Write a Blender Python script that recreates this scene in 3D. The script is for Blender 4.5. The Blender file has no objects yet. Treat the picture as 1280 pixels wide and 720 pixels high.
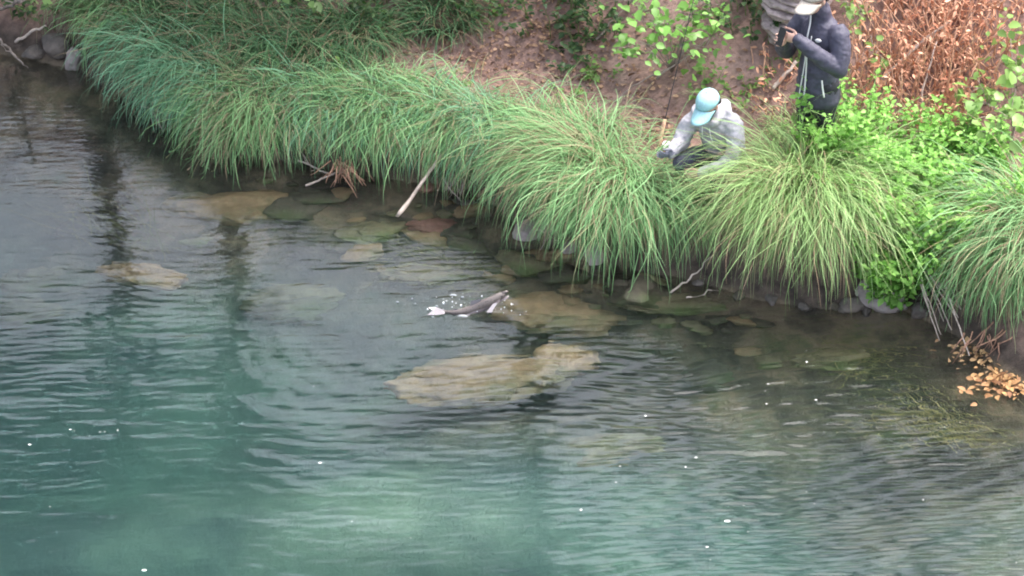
import bpy, math, random
import numpy as np
from mathutils import Vector, Matrix

# ------------------------------------------------------------------ camera, sky, sun, exposure
scene = bpy.context.scene
R = math.radians
PITCH, DIST, PXM = R(32.0), 24.0, 170.0            # look-down angle, metres to the middle of the view, photo pixels per metre there
cam_d = bpy.data.cameras.new('camera'); cam = bpy.data.objects.new('camera', cam_d)
scene.collection.objects.link(cam); scene.camera = cam
CAM = Vector((0, -DIST*math.cos(PITCH), DIST*math.sin(PITCH)))
cam.location = CAM; cam.rotation_euler = (math.pi/2-PITCH, 0, 0)
cam_d.angle = 2*math.atan(640/PXM/DIST); cam_d.clip_end = 400; cam_d.clip_start = 0.5

SUN_EL, SUN_AZ = R(60), R(60)                     # azimuth: clockwise from +Y (away from the camera)
world = bpy.data.worlds.new('World'); scene.world = world; world.use_nodes = True
wn, wl = world.node_tree.nodes, world.node_tree.links
sky = wn.new('ShaderNodeTexSky'); sky.sky_type = 'NISHITA'; sky.sun_disc = False
sky.sun_elevation = SUN_EL; sky.sun_rotation = SUN_AZ; sky.dust_density = 6.0; sky.air_density = 1.0
hs = wn.new('ShaderNodeHueSaturation'); hs.inputs['Saturation'].default_value = 0.55
wl.new(sky.outputs[0], hs.inputs['Color']); wl.new(hs.outputs[0], wn['Background'].inputs['Color'])
wn['Background'].inputs['Strength'].default_value = 0.15
sun_d = bpy.data.lights.new('sun', 'SUN'); sun_d.energy = 1.0; sun_d.angle = R(18); sun_d.color = (1, .95, .88)
sun = bpy.data.objects.new('sun', sun_d); scene.collection.objects.link(sun)
sdir = Vector((math.sin(SUN_AZ)*math.cos(SUN_EL), math.cos(SUN_AZ)*math.cos(SUN_EL), math.sin(SUN_EL)))
sun.rotation_euler = sdir.to_track_quat('Z', 'Y').to_euler()
scene.view_settings.view_transform = 'Standard'; scene.view_settings.look = 'None'
scene.view_settings.exposure = 2.08; scene.view_settings.gamma = 1
cy = scene.cycles
cy.use_denoising = True; cy.filter_width = 1.9; cy.max_bounces = 10; cy.transmission_bounces = 8; cy.transparent_max_bounces = 8
cy.volume_bounces = 2; cy.sample_clamp_indirect = 6; cy.caustics_refractive = True; cy.caustics_reflective = False

C = scene.collection
rng = np.random.default_rng(7)

# ------------------------------------------------------------------ small maths
def _hash(i, j, k, s):
    n = (i.astype(np.int64)*374761393 + j.astype(np.int64)*668265263 + k.astype(np.int64)*2147483647 + s*1274126177) & 0xffffffff
    n = ((n ^ (n >> 13))*1274126177) & 0xffffffff
    return ((n ^ (n >> 16)) & 0xffff)/65535.0*2-1
def noise(P, s=0):
    P = np.asarray(P, float); I = np.floor(P).astype(np.int64); f = P-I; u = f*f*(3-2*f)
    r = 0
    for a in (0, 1):
        for b in (0, 1):
            for c in (0, 1):
                w = (u[..., 0] if a else 1-u[..., 0])*(u[..., 1] if b else 1-u[..., 1])*(u[..., 2] if c else 1-u[..., 2])
                r = r+w*_hash(I[..., 0]+a, I[..., 1]+b, I[..., 2]+c, s)
    return r
def fbm(P, s=0, o=4, g=.5):
    P = np.asarray(P, float); r = 0; a = 1
    for k in range(o):
        r = r+a*noise(P, s+k*17); P = P*2.03+5.1; a *= g
    return r
def smooth(a, b, x):
    t = np.clip((x-a)/(b-a), 0, 1); return t*t*(3-2*t)
def unit(v): return v/np.maximum(np.linalg.norm(v, axis=-1, keepdims=True), 1e-9)

# ------------------------------------------------------------------ photo pixel -> ray -> place
_f = np.array([0, math.cos(PITCH), -math.sin(PITCH)]); _u = np.array([0, math.sin(PITCH), math.cos(PITCH)]); _r = np.array([1., 0, 0])
_cam = np.array(CAM)
def ray(px, py):
    d = _f*(PXM*DIST)+_r*(px-640)+_u*(360-py); return d/np.linalg.norm(d)
def at_z(px, py, z=0.0):
    d = ray(px, py); return _cam+d*((z-_cam[2])/d[2])
def under(px, py, depth):                            # a point under water, seen through the surface
    d = ray(px, py); p = _cam+d*(-_cam[2]/d[2]); c = -d[2]; n = 1/1.33
    t = n*d+(n*c-math.sqrt(1-n*n*(1-c*c)))*np.array([0, 0, 1.]); return p+t*(-depth/t[2])

# waterline, traced along the foot of the bank
WL = np.array([at_z(*p)[:2] for p in [(0, 66), (60, 80), (100, 88), (140, 112), (200, 140), (250, 172), (300, 196), (400, 208), (500, 224), (600, 240),
      (650, 284), (735, 326), (850, 348), (960, 378), (1050, 386), (1130, 388), (1200, 424), (1280, 480)]])
WL = np.vstack([WL[0]+[-60, 4], WL[0]+[-6, .4], WL, WL[-1]+[3, -1.6], WL[-1]+[60, -22]])
def inland(x, y):
    x = np.asarray(x, float); y = np.asarray(y, float); best = np.full(x.shape, 1e9)
    for a, b in zip(WL[:-1], WL[1:]):
        ab = b-a; t = np.clip(((x-a[0])*ab[0]+(y-a[1])*ab[1])/(ab@ab), 0, 1)
        best = np.minimum(best, np.hypot(x-a[0]-t*ab[0], y-a[1]-t*ab[1]))
    return best*np.where(y > np.interp(x, WL[:, 0], WL[:, 1]), 1, -1)
PD = [-60, -12, -6, -4, -2.6, -1.6, -.9, -.4, -.12, 0, .10, .3, .6, 1.2, 2.2, 4, 7, 11, 30, 80]
PH = [-2.4, -2.3, -2.1, -1.75, -1.3, -.8, -.42, -.2, -.08, 0, .15, .28, .38, .52, 1.22, 2.7, 5.0, 6.5, 8.5, 10]
SHOAL = [(-.6, -2.6, 1.7, .9, 1.0), (-3.2, -2.6, 1.4, 1.0, .7), (.4, -.75, 1.3, .35, -.5), (2.4, -2.2, 1.2, .5, -.3), (2.0, -3.0, 1.2, .5, .35), (-1.6, -.1, .9, .5, -.25), (.35, -.15, .6, .3, -.22)]   # sand bars and hollows of the bed
def height(x, y):
    d = inland(x, y); h = np.interp(d, PD, PH)
    P = np.stack([x, y, np.zeros_like(x)], -1)
    h = h+fbm(P*.7, 3, 3)*np.where(d > 0, .10*smooth(.2, 1.5, d), .14*smooth(.3, 2, -d))+fbm(P*4, 9, 4)*np.where(d > .1, .03, .02)
    for (cx, cy, rx, ry, a) in SHOAL: h = h+a*np.exp(-((x-cx)/rx)**2-((y-cy)/ry)**2)*smooth(.1, .7, -d)
    return h
def hgt(x, y): return float(height(np.array([x]), np.array([y]))[0])
def ground(px, py):                                  # where a pixel's ray meets the bank
    d = ray(px, py); t = np.arange(17, 40, .02); p = _cam+d*t[:, None]
    below = p[:, 2] < height(p[:, 0], p[:, 1]); i = int(np.argmax(below)); return np.array([p[i, 0], p[i, 1], hgt(p[i, 0], p[i, 1])])

# ------------------------------------------------------------------ mesh helpers
def mesh_np(name, V, F, mat=None, col=None, smooth_=True, parent=None, link=True):
    V = np.asarray(V, np.float32).reshape(-1, 3); F = np.asarray(F, np.int32); n = F.shape[1]
    me = bpy.data.meshes.new(name)
    me.vertices.add(len(V)); me.vertices.foreach_set('co', V.ravel())
    me.loops.add(F.size); me.loops.foreach_set('vertex_index', F.ravel())
    me.polygons.add(len(F)); me.polygons.foreach_set('loop_start', np.arange(0, F.size, n, dtype=np.int32))
    me.polygons.foreach_set('loop_total', np.full(len(F), n, np.int32))
    me.polygons.foreach_set('use_smooth', np.full(len(F), smooth_))
    if col is not None:
        a = me.color_attributes.new('col', 'FLOAT_COLOR', 'POINT')
        c = np.ones((len(V), 4), np.float32); c[:, :3] = np.asarray(col).reshape(-1, 3); a.data.foreach_set('color', c.ravel())
    me.update(calc_edges=True); me.validate()
    if mat: me.materials.append(mat)
    return obj(name, me, parent) if link else me
def obj(name, me, parent=None):
    o = bpy.data.objects.new(name, me); C.objects.link(o)
    if parent: o.parent = parent
    return o
def tag(o, label, cat, group=None, kind=None):
    o['label'] = label; o['category'] = cat
    if group: o['group'] = group
    if kind: o['kind'] = kind
    return o
def empty(name, loc=(0, 0, 0), rz=0):
    o = bpy.data.objects.new(name, None); C.objects.link(o); o.location = loc; o.rotation_euler = (0, 0, rz); o.empty_display_size = .1; return o

def grid_faces(nu, nv, wrap=False):
    i = np.arange(nu-1)[:, None]; j = np.arange(nv if wrap else nv-1)[None]; j2 = (j+1) % nv
    return np.stack([i*nv+j, i*nv+j2, (i+1)*nv+j2, (i+1)*nv+j], -1).reshape(-1, 4)
def tube_geo(pts, rad, k=8, rough=0, seed=0, sq=(1, 1)):
    pts = np.asarray(pts, float); n = len(pts); rad = np.broadcast_to(np.asarray(rad, float), (n,))
    T = unit(np.gradient(pts, axis=0)); ref = np.array([0, 0, 1.]) if abs(T[:, 2]).mean() < .8 else np.array([1., 0, 0])
    A = unit(np.cross(T, ref)); B = np.cross(T, A); a = np.linspace(0, 2*math.pi, k, endpoint=False)
    ring = A[:, None]*np.cos(a)[None, :, None]*sq[0]+B[:, None]*np.sin(a)[None, :, None]*sq[1]
    V = pts[:, None]+ring*rad[:, None, None]
    if rough: V = V+ring*(fbm(V*12, seed, 3)*rough)[..., None]
    F = grid_faces(n, k, True); V = V.reshape(-1, 3)
    V = np.vstack([V, pts[:1], pts[-1:]]); m = n*k; j = np.arange(k); j2 = (j+1) % k
    caps = np.vstack([np.stack([np.full(k, m), j2, j, j], -1), np.stack([np.full(k, m+1), (n-1)*k+j, (n-1)*k+j2, (n-1)*k+j2], -1)])
    return V, F, caps
def poly_mesh(name, V, F, caps, mat, parent=None):
    me = bpy.data.meshes.new(name); me.from_pydata(np.asarray(V).tolist(), [], F.tolist()+[c[:3] for c in caps.tolist()]); me.update()
    me.polygons.foreach_set('use_smooth', np.ones(len(me.polygons), bool))
    if mat: me.materials.append(mat)
    return obj(name, me, parent)
def tube(name, pts, rad, mat, parent=None, k=8, rough=0, seed=0, sq=(1, 1)):
    return poly_mesh(name, *tube_geo(pts, rad, k, rough, seed, sq), mat, parent)
def bend(a, b, n=10, sag=(0, 0, 0), wob=.02, seed=0):
    t = np.linspace(0, 1, n)[:, None]; p = np.asarray(a)*(1-t)+np.asarray(b)*t+np.asarray(sag)*(4*t*(1-t))
    q = np.random.default_rng(seed).normal(0, wob, (n, 3)); q[0] = 0; return p+np.cumsum(q, 0)*.5
def joined_tubes(name, tubes, mat, parent=None, k=5):
    Vs, Fs, cs, off = [], [], [], 0
    for pts, rad in tubes:
        V, F, c = tube_geo(pts, rad, k); Vs.append(V); Fs.append(F+off); cs.append(c+off); off += len(V)
    return poly_mesh(name, np.vstack(Vs), np.vstack(Fs), np.vstack(cs), mat, parent)

# ------------------------------------------------------------------ materials
def mat_new(name):
    m = bpy.data.materials.new(name); m.use_nodes = True; return m, m.node_tree.nodes, m.node_tree.links, m.node_tree.nodes['Principled BSDF']
def plain(name, c, rough=.7, noise_s=None, var=.25, bump=0, metal=0, spec=.5):
    m, N, L, B = mat_new(name); B.inputs['Roughness'].default_value = rough; B.inputs['Metallic'].default_value = metal
    B.inputs['Specular IOR Level'].default_value = spec; B.inputs['Base Color'].default_value = (*c, 1)
    if noise_s:
        tc = N.new('ShaderNodeTexCoord'); t = N.new('ShaderNodeTexNoise'); t.inputs['Scale'].default_value = noise_s; t.inputs['Detail'].default_value = 6
        L.new(tc.outputs['Object'], t.inputs['Vector'])
        r = N.new('ShaderNodeValToRGB'); r.color_ramp.elements[0].position = .3; r.color_ramp.elements[1].position = .7
        r.color_ramp.elements[0].color = (*[v*(1-var) for v in c], 1); r.color_ramp.elements[1].color = (*[min(1, v*(1+var)) for v in c], 1)
        L.new(t.outputs[0], r.inputs[0]); L.new(r.outputs[0], B.inputs['Base Color'])
        if bump:
            b = N.new('ShaderNodeBump'); b.inputs['Strength'].default_value = bump; b.inputs['Distance'].default_value = .02
            L.new(t.outputs[0], b.inputs['Height']); L.new(b.outputs[0], B.inputs['Normal'])
    return m
def leafy(name, trans=.35, rough=.5):                # colour from the mesh's own blade or leaf tint
    m, N, L, B = mat_new(name); a = N.new('ShaderNodeVertexColor'); a.layer_name = 'col'
    B.inputs['Roughness'].default_value = rough; B.inputs['Specular IOR Level'].default_value = .3
    L.new(a.outputs[0], B.inputs['Base Color'])
    tr = N.new('ShaderNodeBsdfTranslucent'); mx = N.new('ShaderNodeMixShader'); mx.inputs[0].default_value = trans
    L.new(a.outputs[0], tr.inputs[0]); L.new(B.outputs[0], mx.inputs[1]); L.new(tr.outputs[0], mx.inputs[2])
    L.new(mx.outputs[0], N['Material Output'].inputs['Surface']); return m
M_BLADE = leafy('grass_blade'); M_LEAF = leafy('leaf_tint', .4, .45); M_DEAD = leafy('dead_leaf_tint', .15, .8)
def leaf_solid(name, c, trans=.4):
    m, N, L, B = mat_new(name); oi = N.new('ShaderNodeObjectInfo'); r = N.new('ShaderNodeValToRGB')
    r.color_ramp.elements[0].color = (*[v*.6 for v in c], 1); r.color_ramp.elements[1].color = (*[min(1, v*1.4) for v in c], 1)
    L.new(oi.outputs['Random'], r.inputs[0]); B.inputs['Roughness'].default_value = .42
    L.new(r.outputs[0], B.inputs['Base Color']); tr = N.new('ShaderNodeBsdfTranslucent'); mx = N.new('ShaderNodeMixShader'); mx.inputs[0].default_value = trans
    L.new(r.outputs[0], tr.inputs[0]); L.new(B.outputs[0], mx.inputs[1]); L.new(tr.outputs[0], mx.inputs[2])
    L.new(mx.outputs[0], N['Material Output'].inputs['Surface']); return m

def ramp(N, L, src, stops):
    r = N.new('ShaderNodeValToRGB'); e = r.color_ramp.elements
    while len(e) < len(stops): e.new(.5)
    for k, (p, c) in enumerate(stops): e[k].position = p; e[k].color = (*c, 1)
    L.new(src, r.inputs[0]); return r.outputs[0]
def mixc(N, L, f, a, b):
    x = N.new('ShaderNodeMix'); x.data_type = 'RGBA'
    (L.new(f, x.inputs[0]) if not isinstance(f, float) else setattr(x.inputs[0], 'default_value', f))
    for s, v in ((6, a), (7, b)):
        (setattr(x.inputs[s], 'default_value', (*v, 1)) if isinstance(v, tuple) else L.new(v, x.inputs[s]))
    return x.outputs[2]
def ntex(N, L, vec, s, d=6, rough=.55):
    t = N.new('ShaderNodeTexNoise'); t.inputs['Scale'].default_value = s; t.inputs['Detail'].default_value = d; t.inputs['Roughness'].default_value = rough
    L.new(vec, t.inputs['Vector']); return t.outputs[0]

def mat_bank():
    m, N, L, B = mat_new('bank_soil'); g = N.new('ShaderNodeNewGeometry'); P = g.outputs['Position']
    a = ramp(N, L, ntex(N, L, P, 1.3, 8), [(.3, (.13, .075, .06)), (.5, (.26, .165, .14)), (.68, (.42, .30, .265))])
    b = ramp(N, L, ntex(N, L, P, 22, 6), [(.35, (.09, .055, .045)), (.6, (.34, .215, .175))])
    c = mixc(N, L, .45, a, b)
    bed1 = ramp(N, L, ntex(N, L, P, 2.2, 8), [(.36, (.035, .03, .024)), (.5, (.095, .078, .052)), (.58, (.19, .145, .095)), (.7, (.085, .095, .045))])
    bed2 = ramp(N, L, ntex(N, L, P, 1.1, 6), [(.36, (.085, .14, .125)), (.62, (.18, .27, .20))])
    sep = N.new('ShaderNodeSeparateXYZ'); L.new(P, sep.inputs[0])
    sand = N.new('ShaderNodeVertexColor'); sand.layer_name = 'col'     # how far out the pale sand begins
    bed = mixc(N, L, sand.outputs[0], bed1, bed2)
    z2 = N.new('ShaderNodeMapRange'); z2.inputs['From Min'].default_value = .06; z2.inputs['From Max'].default_value = -.02; L.new(sep.outputs[2], z2.inputs[0])
    wet = N.new('ShaderNodeMapRange'); wet.inputs['From Min'].default_value = .34; wet.inputs['From Max'].default_value = .12; L.new(sep.outputs[2], wet.inputs[0])
    c = mixc(N, L, wet.outputs[0], c, ramp(N, L, ntex(N, L, P, 9, 7), [(.35, (.03, .022, .018)), (.65, (.10, .075, .06))]))  # wet waterline soil; its dark tone also stands for shade under the tussocks
    L.new(mixc(N, L, z2.outputs[0], c, bed), B.inputs['Base Color']); B.inputs['Roughness'].default_value = .9
    bp = N.new('ShaderNodeBump'); bp.inputs['Strength'].default_value = .7; bp.inputs['Distance'].default_value = .03
    L.new(ntex(N, L, P, 30, 8, .65), bp.inputs['Height']); L.new(bp.outputs[0], B.inputs['Normal']); return m
def mat_rock(name, stops, moss=None):
    m, N, L, B = mat_new(name); tc = N.new('ShaderNodeTexCoord'); P = tc.outputs['Object']
    c = ramp(N, L, ntex(N, L, P, 4, 9, .62), stops)
    if moss: c = mixc(N, L, ramp(N, L, ntex(N, L, P, 2.2, 5), [(.48, (0, 0, 0)), (.62, (1, 1, 1))]), c, moss)
    L.new(c, B.inputs['Base Color']); B.inputs['Roughness'].default_value = .75
    bp = N.new('ShaderNodeBump'); bp.inputs['Strength'].default_value = .6; bp.inputs['Distance'].default_value = .03
    L.new(ntex(N, L, P, 14, 8, .6), bp.inputs['Height']); L.new(bp.outputs[0], B.inputs['Normal']); return m
M_BANK = mat_bank()
M_TAN = mat_rock('tan_silted_rock', [(.3, (.14, .095, .05)), (.5, (.25, .175, .095)), (.7, (.34, .25, .145))], (.13, .115, .055))
M_OLIVE = mat_rock('algae_rock', [(.3, (.08, .07, .04)), (.5, (.17, .15, .085)), (.7, (.28, .24, .15))], (.11, .14, .05))
M_GREY = mat_rock('grey_pink_rock', [(.3, (.18, .15, .14)), (.5, (.30, .255, .245)), (.7, (.42, .37, .36))])
M_DARKR = mat_rock('dark_wet_rock', [(.3, (.05, .045, .04)), (.5, (.10, .085, .075)), (.7, (.17, .14, .12))])
M_RED = mat_rock('red_brown_rock', [(.3, (.12, .06, .045)), (.5, (.20, .10, .075)), (.7, (.28, .15, .11))])
M_SILT = mat_rock('silted_stone', [(.3, (.035, .03, .022)), (.5, (.08, .07, .048)), (.7, (.16, .135, .095))], (.06, .075, .03))
M_WOOD = plain('bleached_wood', (.46, .38, .33), .8, 18, .35, .3)
M_TWIG = plain('grey_twig', (.27, .22, .19), .85, 25, .35)
M_STEM = plain('green_stem', (.14, .22, .06), .6)
M_BARK = plain('dark_bark', (.09, .07, .055), .9, 14, .45, .6)
M_ROOT = plain('orange_root', (.30, .17, .115), .8, 30, .4)
M_DRYSTEM = plain('dry_red_stem', (.58, .34, .23), .85, 20, .4)

# ------------------------------------------------------------------ the bank and the river bed: one sheet
def axis(lo, a, b, hi, step, nout):
    t = np.linspace(0, 1, nout+1)[1:]
    return np.concatenate([(a-(a-lo)*t**2.2)[::-1], np.arange(a, b, step), b+(hi-b)*t**2.2])
gx = axis(-60, -5.2, 5.2, 60, .04, 30); gy = axis(-60, -5.5, 5.5, 60, .04, 30)
GX, GY = np.meshgrid(gx, gy, indexing='ij')
bank = mesh_np('terrain', np.stack([GX, GY, height(GX, GY)], -1), grid_faces(len(gx), len(gy))[:, ::-1], M_BANK, np.repeat(smooth(.9, 2.8, -inland(GX, GY)+.5*fbm(np.stack([GX, GY, GX*0], -1)*.8, 55, 3)).reshape(-1, 1), 3, 1))
bank['kind'] = 'structure'; bank['label'] = 'sloping earth river bank and stony river bed'; bank['category'] = 'bank'

# ------------------------------------------------------------------ the water: a closed body with a rippled top
def mat_water():
    m, N, L, B = mat_new('river_water'); g = N.new('ShaderNodeNewGeometry')
    mp = N.new('ShaderNodeMapping'); mp.inputs['Scale'].default_value = (.45, 1.5, 1); mp.inputs['Rotation'].default_value = (0, 0, R(-8)); L.new(g.outputs['Position'], mp.inputs[0])
    B.inputs['Base Color'].default_value = (1, 1, 1, 1); B.inputs['Transmission Weight'].default_value = 1; B.inputs['IOR'].default_value = 1.45; B.inputs['Roughness'].default_value = .012; B.inputs['Specular IOR Level'].default_value = 1.0
    bp = N.new('ShaderNodeBump'); bp.inputs['Strength'].default_value = .2; bp.inputs['Distance'].default_value = .012
    L.new(ntex(N, L, mp.outputs[0], 11, 3), bp.inputs['Height']); L.new(bp.outputs[0], B.inputs['Normal'])
    ab = N.new('ShaderNodeVolumeAbsorption'); ab.inputs['Color'].default_value = (.33, .59, .62, 1); ab.inputs['Density'].default_value = .7
    sc = N.new('ShaderNodeVolumeScatter'); sc.inputs['Color'].default_value = (.70, .95, .93, 1); sc.inputs['Density'].default_value = .15; sc.inputs['Anisotropy'].default_value = .3
    ad = N.new('ShaderNodeAddShader'); L.new(ab.outputs[0], ad.inputs[0]); L.new(sc.outputs[0], ad.inputs[1]); L.new(ad.outputs[0], N['Material Output'].inputs['Volume']); return m
FISH = at_z(592, 386)
def waves(x, y):
    P = np.stack([x, y, np.zeros_like(x)], -1); d = inland(x, y); r = np.hypot(x-FISH[0], y-FISH[1])
    calm = smooth(.1, 1.3, -d)
    warp = fbm(P*.9, 31, 3)*.5
    rt = .28+.56*smooth(-1.2, 2.2, x)
    pk = lambda s: 1-1.6*np.abs(np.sin(s/2))**1.3
    z = rt*.0042*pk((y*60+x*5)+warp*12)*(.45+.55*smooth(-.2, .5, noise(P*.8, 5)))*calm
    z = z+rt*.0024*pk((y*88-x*13)+warp*18+1)+rt*.003*np.sin(y*33+x*3+warp*8)*smooth(-.3, .4, noise(P*1.1+9, 6))*calm
    z = z+.0055*fbm(P*np.array([2.2, 5, 1]), 41, 3)*(.3+.7*calm)*(.5+.5*rt)
    ring = np.sin(r*36+fbm(P*1.5, 77, 3)*3.2)*np.exp(-r*.55)*smooth(.05, .5, r)
    z = z+.0018*ring*(.4+.6*smooth(-.4, .5, noise(P*.9+4, 8)))*(.4+.6*calm)
    z = z*(1-.65*smooth(-.8, -3, x)*smooth(-.8, 1.2, y))
    return z*smooth(9, 5, np.hypot(x, y))
wx = axis(-58, -4.7, 4.7, 58, .03, 26); wy = axis(-58, -4.9, 3.7, 20, .0135, 26)
WX, WY = np.meshgrid(wx, wy, indexing='ij'); nu, nv = len(wx), len(wy)
top = np.stack([WX, WY, waves(WX, WY)], -1).reshape(-1, 3); F = grid_faces(nu, nv)[:, ::-1]
idx = np.arange(nu*nv).reshape(nu, nv); rim = np.concatenate([idx[:, 0], idx[-1, 1:], idx[-2::-1, -1], idx[0, -2:0:-1]])
low = top[rim].copy(); low[:, 2] = -4; n0 = len(top); m = len(rim); k = np.arange(m); k2 = (k+1) % m
side = np.stack([rim[k2], rim[k], n0+k, n0+k2], -1)[:, ::-1]
me_faces = F.tolist()+side.tolist()+[list(range(n0, n0+m))[::-1]]
me = bpy.data.meshes.new('water'); me.from_pydata(np.vstack([top, low]).tolist(), [], me_faces); me.update()
me.polygons.foreach_set('use_smooth', np.concatenate([np.ones(len(F), bool), np.zeros(m+1, bool)])); me.materials.append(mat_water())
water = obj('water', me); water['kind'] = 'structure'; water['label'] = 'rippled clear green river water'; water['category'] = 'river'

# ------------------------------------------------------------------ rocks
def ico(sub):
    import bmesh
    bm = bmesh.new(); bmesh.ops.create_icosphere(bm, subdivisions=sub, radius=1)
    V = np.array([v.co[:] for v in bm.verts]); F = np.array([[v.index for v in f.verts] for f in bm.faces]); bm.free(); return V, F
ICO = {s: ico(s) for s in (3, 4, 5)}
def rock(name, c, size, rz, mat, label, seed, group=None, sub=4, cuts=6, rough=.16, cat='rock'):
    V, F = ICO[sub]; V = V.copy(); q = np.random.default_rng(seed)
    for _ in range(cuts):
        n = unit(q.normal(0, 1, 3)); off = q.uniform(.55, .85); e = np.maximum(V@n-off, 0); V = V-e[:, None]*n*.85
    V = V*(1+rough*fbm(V*1.6+seed, seed, 4)[:, None])+.03*unit(V)*fbm(V*6+seed, seed+5, 3)[:, None]
    o = mesh_np(name, V*np.asarray(size), F, mat); o.location = c; o.rotation_euler = (0, 0, rz); return tag(o, label, cat, group)
UB = 'boulders under the water'
# big submerged boulders, each tucked in the bed: (name, outline centre px, top depth, half sizes, turn, material, label)
def boulder(px, py, depth, size, rz, mat, label, seed, cuts=3, rough=.25):
    s = np.array(size)*np.array([1, .82, .52]); b_ = under(px, py-6, .2); dd = max(.05, min(depth+.18, -hgt(b_[0], b_[1])-.06)); p = under(px, py-6, dd); return rock('submerged_boulder', (p[0], p[1], p[2]-s[2]*.86), s, rz, mat, label, seed, UB, 5, cuts, rough)
boulder(605, 470, .10, (.62, .40, .42), R(8), M_TAN, 'large tan boulder under the water in front of the fish', 11)
boulder(705, 452, .09, (.24, .38, .34), R(-28), M_TAN, 'upright tan end slab of the large sunken boulder in front of the fish', 12, 4)
boulder(695, 388, .0, (.50, .36, .30), R(-8), M_TAN, 'pale brown sunken boulder just beyond the fish head', 13)
boulder(180, 347, .12, (.34, .17, .22), R(-22), M_TAN, 'narrow slanting tan sunken boulder far from the bank', 14)
boulder(305, 258, .08, (.64, .40, .34), R(10), M_TAN, 'broad sunken boulder below the tips of the hanging sedge', 15)
boulder(470, 290, .12, (.28, .22, .2), R(5), M_OLIVE, 'olive sunken boulder beside the leaning pale stick', 16)
boulder(545, 287, .07, (.24, .14, .15), R(-5), M_RED, 'reddish flat sunken boulder under the leaning pale stick', 17)
boulder(375, 380, .5, (.42, .26, .3), R(14), M_OLIVE, 'dim olive sunken boulder on the open side of the fish', 18)
boulder(70, 395, .75, (.55, .3, .35), R(-6), M_OLIVE, 'faint deep boulder past the narrow slanting tan one', 19)
boulder(60, 350, .62, (.4, .3, .3), R(8), M_OLIVE, 'dim deep boulder beside the narrow slanting tan one', 20)
boulder(845, 380, .05, (.52, .18, .2), R(-4), M_OLIVE, 'long olive sunken slab under the tussock below the crouching angler', 21)
boulder(1040, 452, .14, (.28, .18, .18), R(6), M_OLIVE, 'mossy sunken boulder below the big yellow green tussock', 22)
boulder(410, 320, .30, (.35, .25, .25), R(0), M_OLIVE, 'greenish sunken boulder between the stick and the open river', 23)
boulder(250, 300, .35, (.4, .22, .28), R(-15), M_OLIVE, 'dark weedy boulder under the broad sunken one', 24)
boulder(560, 345, .22, (.45, .2, .2), R(3), M_OLIVE, 'low mossy sunken boulder behind the fish', 25)
boulder(130, 290, .40, (.38, .26, .3), R(12), M_DARKR, 'dark sunken boulder in the shaded upstream pool', 26)
boulder(800, 560, .9, (.7, .4, .5), R(12), M_OLIVE, 'deep shadowy boulder out in the river channel', 27)
# stones at the water's edge
def stone(px, py, size, rz, mat, label, seed, sink=.4):
    p = ground(px, py); s = np.array(size); return rock('stone', (p[0], p[1], max(p[2], -.06)+s[2]*(1-2*sink)), s, rz, mat, label, seed, 'stones at the waterline')
stone(93, 84, (.085, .07, .12), .3, M_GREY, 'pale upright stone beside the driftwood roots', 31, .25)
stone(72, 62, (.16, .10, .10), -.5, M_DARKR, 'dark stone behind the pale upright stone', 32)
stone(45, 70, (.12, .08, .05), .2, M_DARKR, 'flat dark stone among the driftwood roots', 33)
stone(662, 294, (.13, .10, .09), .4, M_GREY, 'grey pointed stone where the bank steps back', 34)
stone(688, 280, (.11, .10, .11), 1.2, M_GREY, 'purplish stone tucked under the sedge where the bank steps back', 35)
stone(742, 326, (.09, .08, .10), .1, M_GREY, 'grey rounded stone at the foot of the drooping sedge dome', 36)
stone(712, 312, (.08, .06, .05), .9, M_GREY, 'small stone between the two grey waterline stones', 37)
stone(1105, 374, (.24, .12, .13), -.15, M_GREY, 'broad flat grey stone under the bright green herbs', 38)
stone(1062, 386, (.13, .08, .06), .2, M_DARKR, 'dark wet stone beside the broad flat grey stone', 39)
stone(1152, 392, (.08, .07, .07), .6, M_DARKR, 'dark stone beside the bundle of dry stems', 40)
stone(535, 240, (.11, .06, .04), .1, M_RED, 'wet red brown stone at the foot of the leaning stick', 41)
stone(585, 262, (.12, .07, .04), -.2, M_DARKR, 'low dark stone under the sedge fringe', 42)
for k, x in enumerate(range(880, 1130, 41)):
    y_ = np.interp(x, [850, 960, 1050, 1130], [348, 378, 386, 388]); stone(x+(k*11) % 13-6, y_-3+(k*5) % 9, (.05+.012*(k*3 % 4), .045, .04+.006*(k % 3)), k*.9, [M_DARKR, M_SILT, M_DARKR][k % 3], 'small dark stone in the row under the trailing sedge', 60+k, .62)
q = np.random.default_rng(5)
for k in range(92):
    px = q.uniform(330, 960); wl_y = np.interp(px, [330, 400, 600, 650, 735, 850, 960], [218, 225, 250, 292, 335, 356, 380]); py = wl_y+6+q.beta(1.2, 2, 1)[0]*80
    g = under(px, py, 0.1); z = hgt(g[0], g[1]); s = q.gamma(3, .028)
    rock('river_stone', (g[0], g[1], min(z+.012, -.04)), (s*q.uniform(1, 2.1), s, s*.5), q.uniform(-.6, .6), [M_SILT, M_OLIVE, M_TAN, M_SILT, M_OLIVE, M_TAN, M_SILT][k % 7],
         'angular silted stone on the shallow river bed', 100+k, 'stones on the shallow bed', 3, 9, .22)

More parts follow.
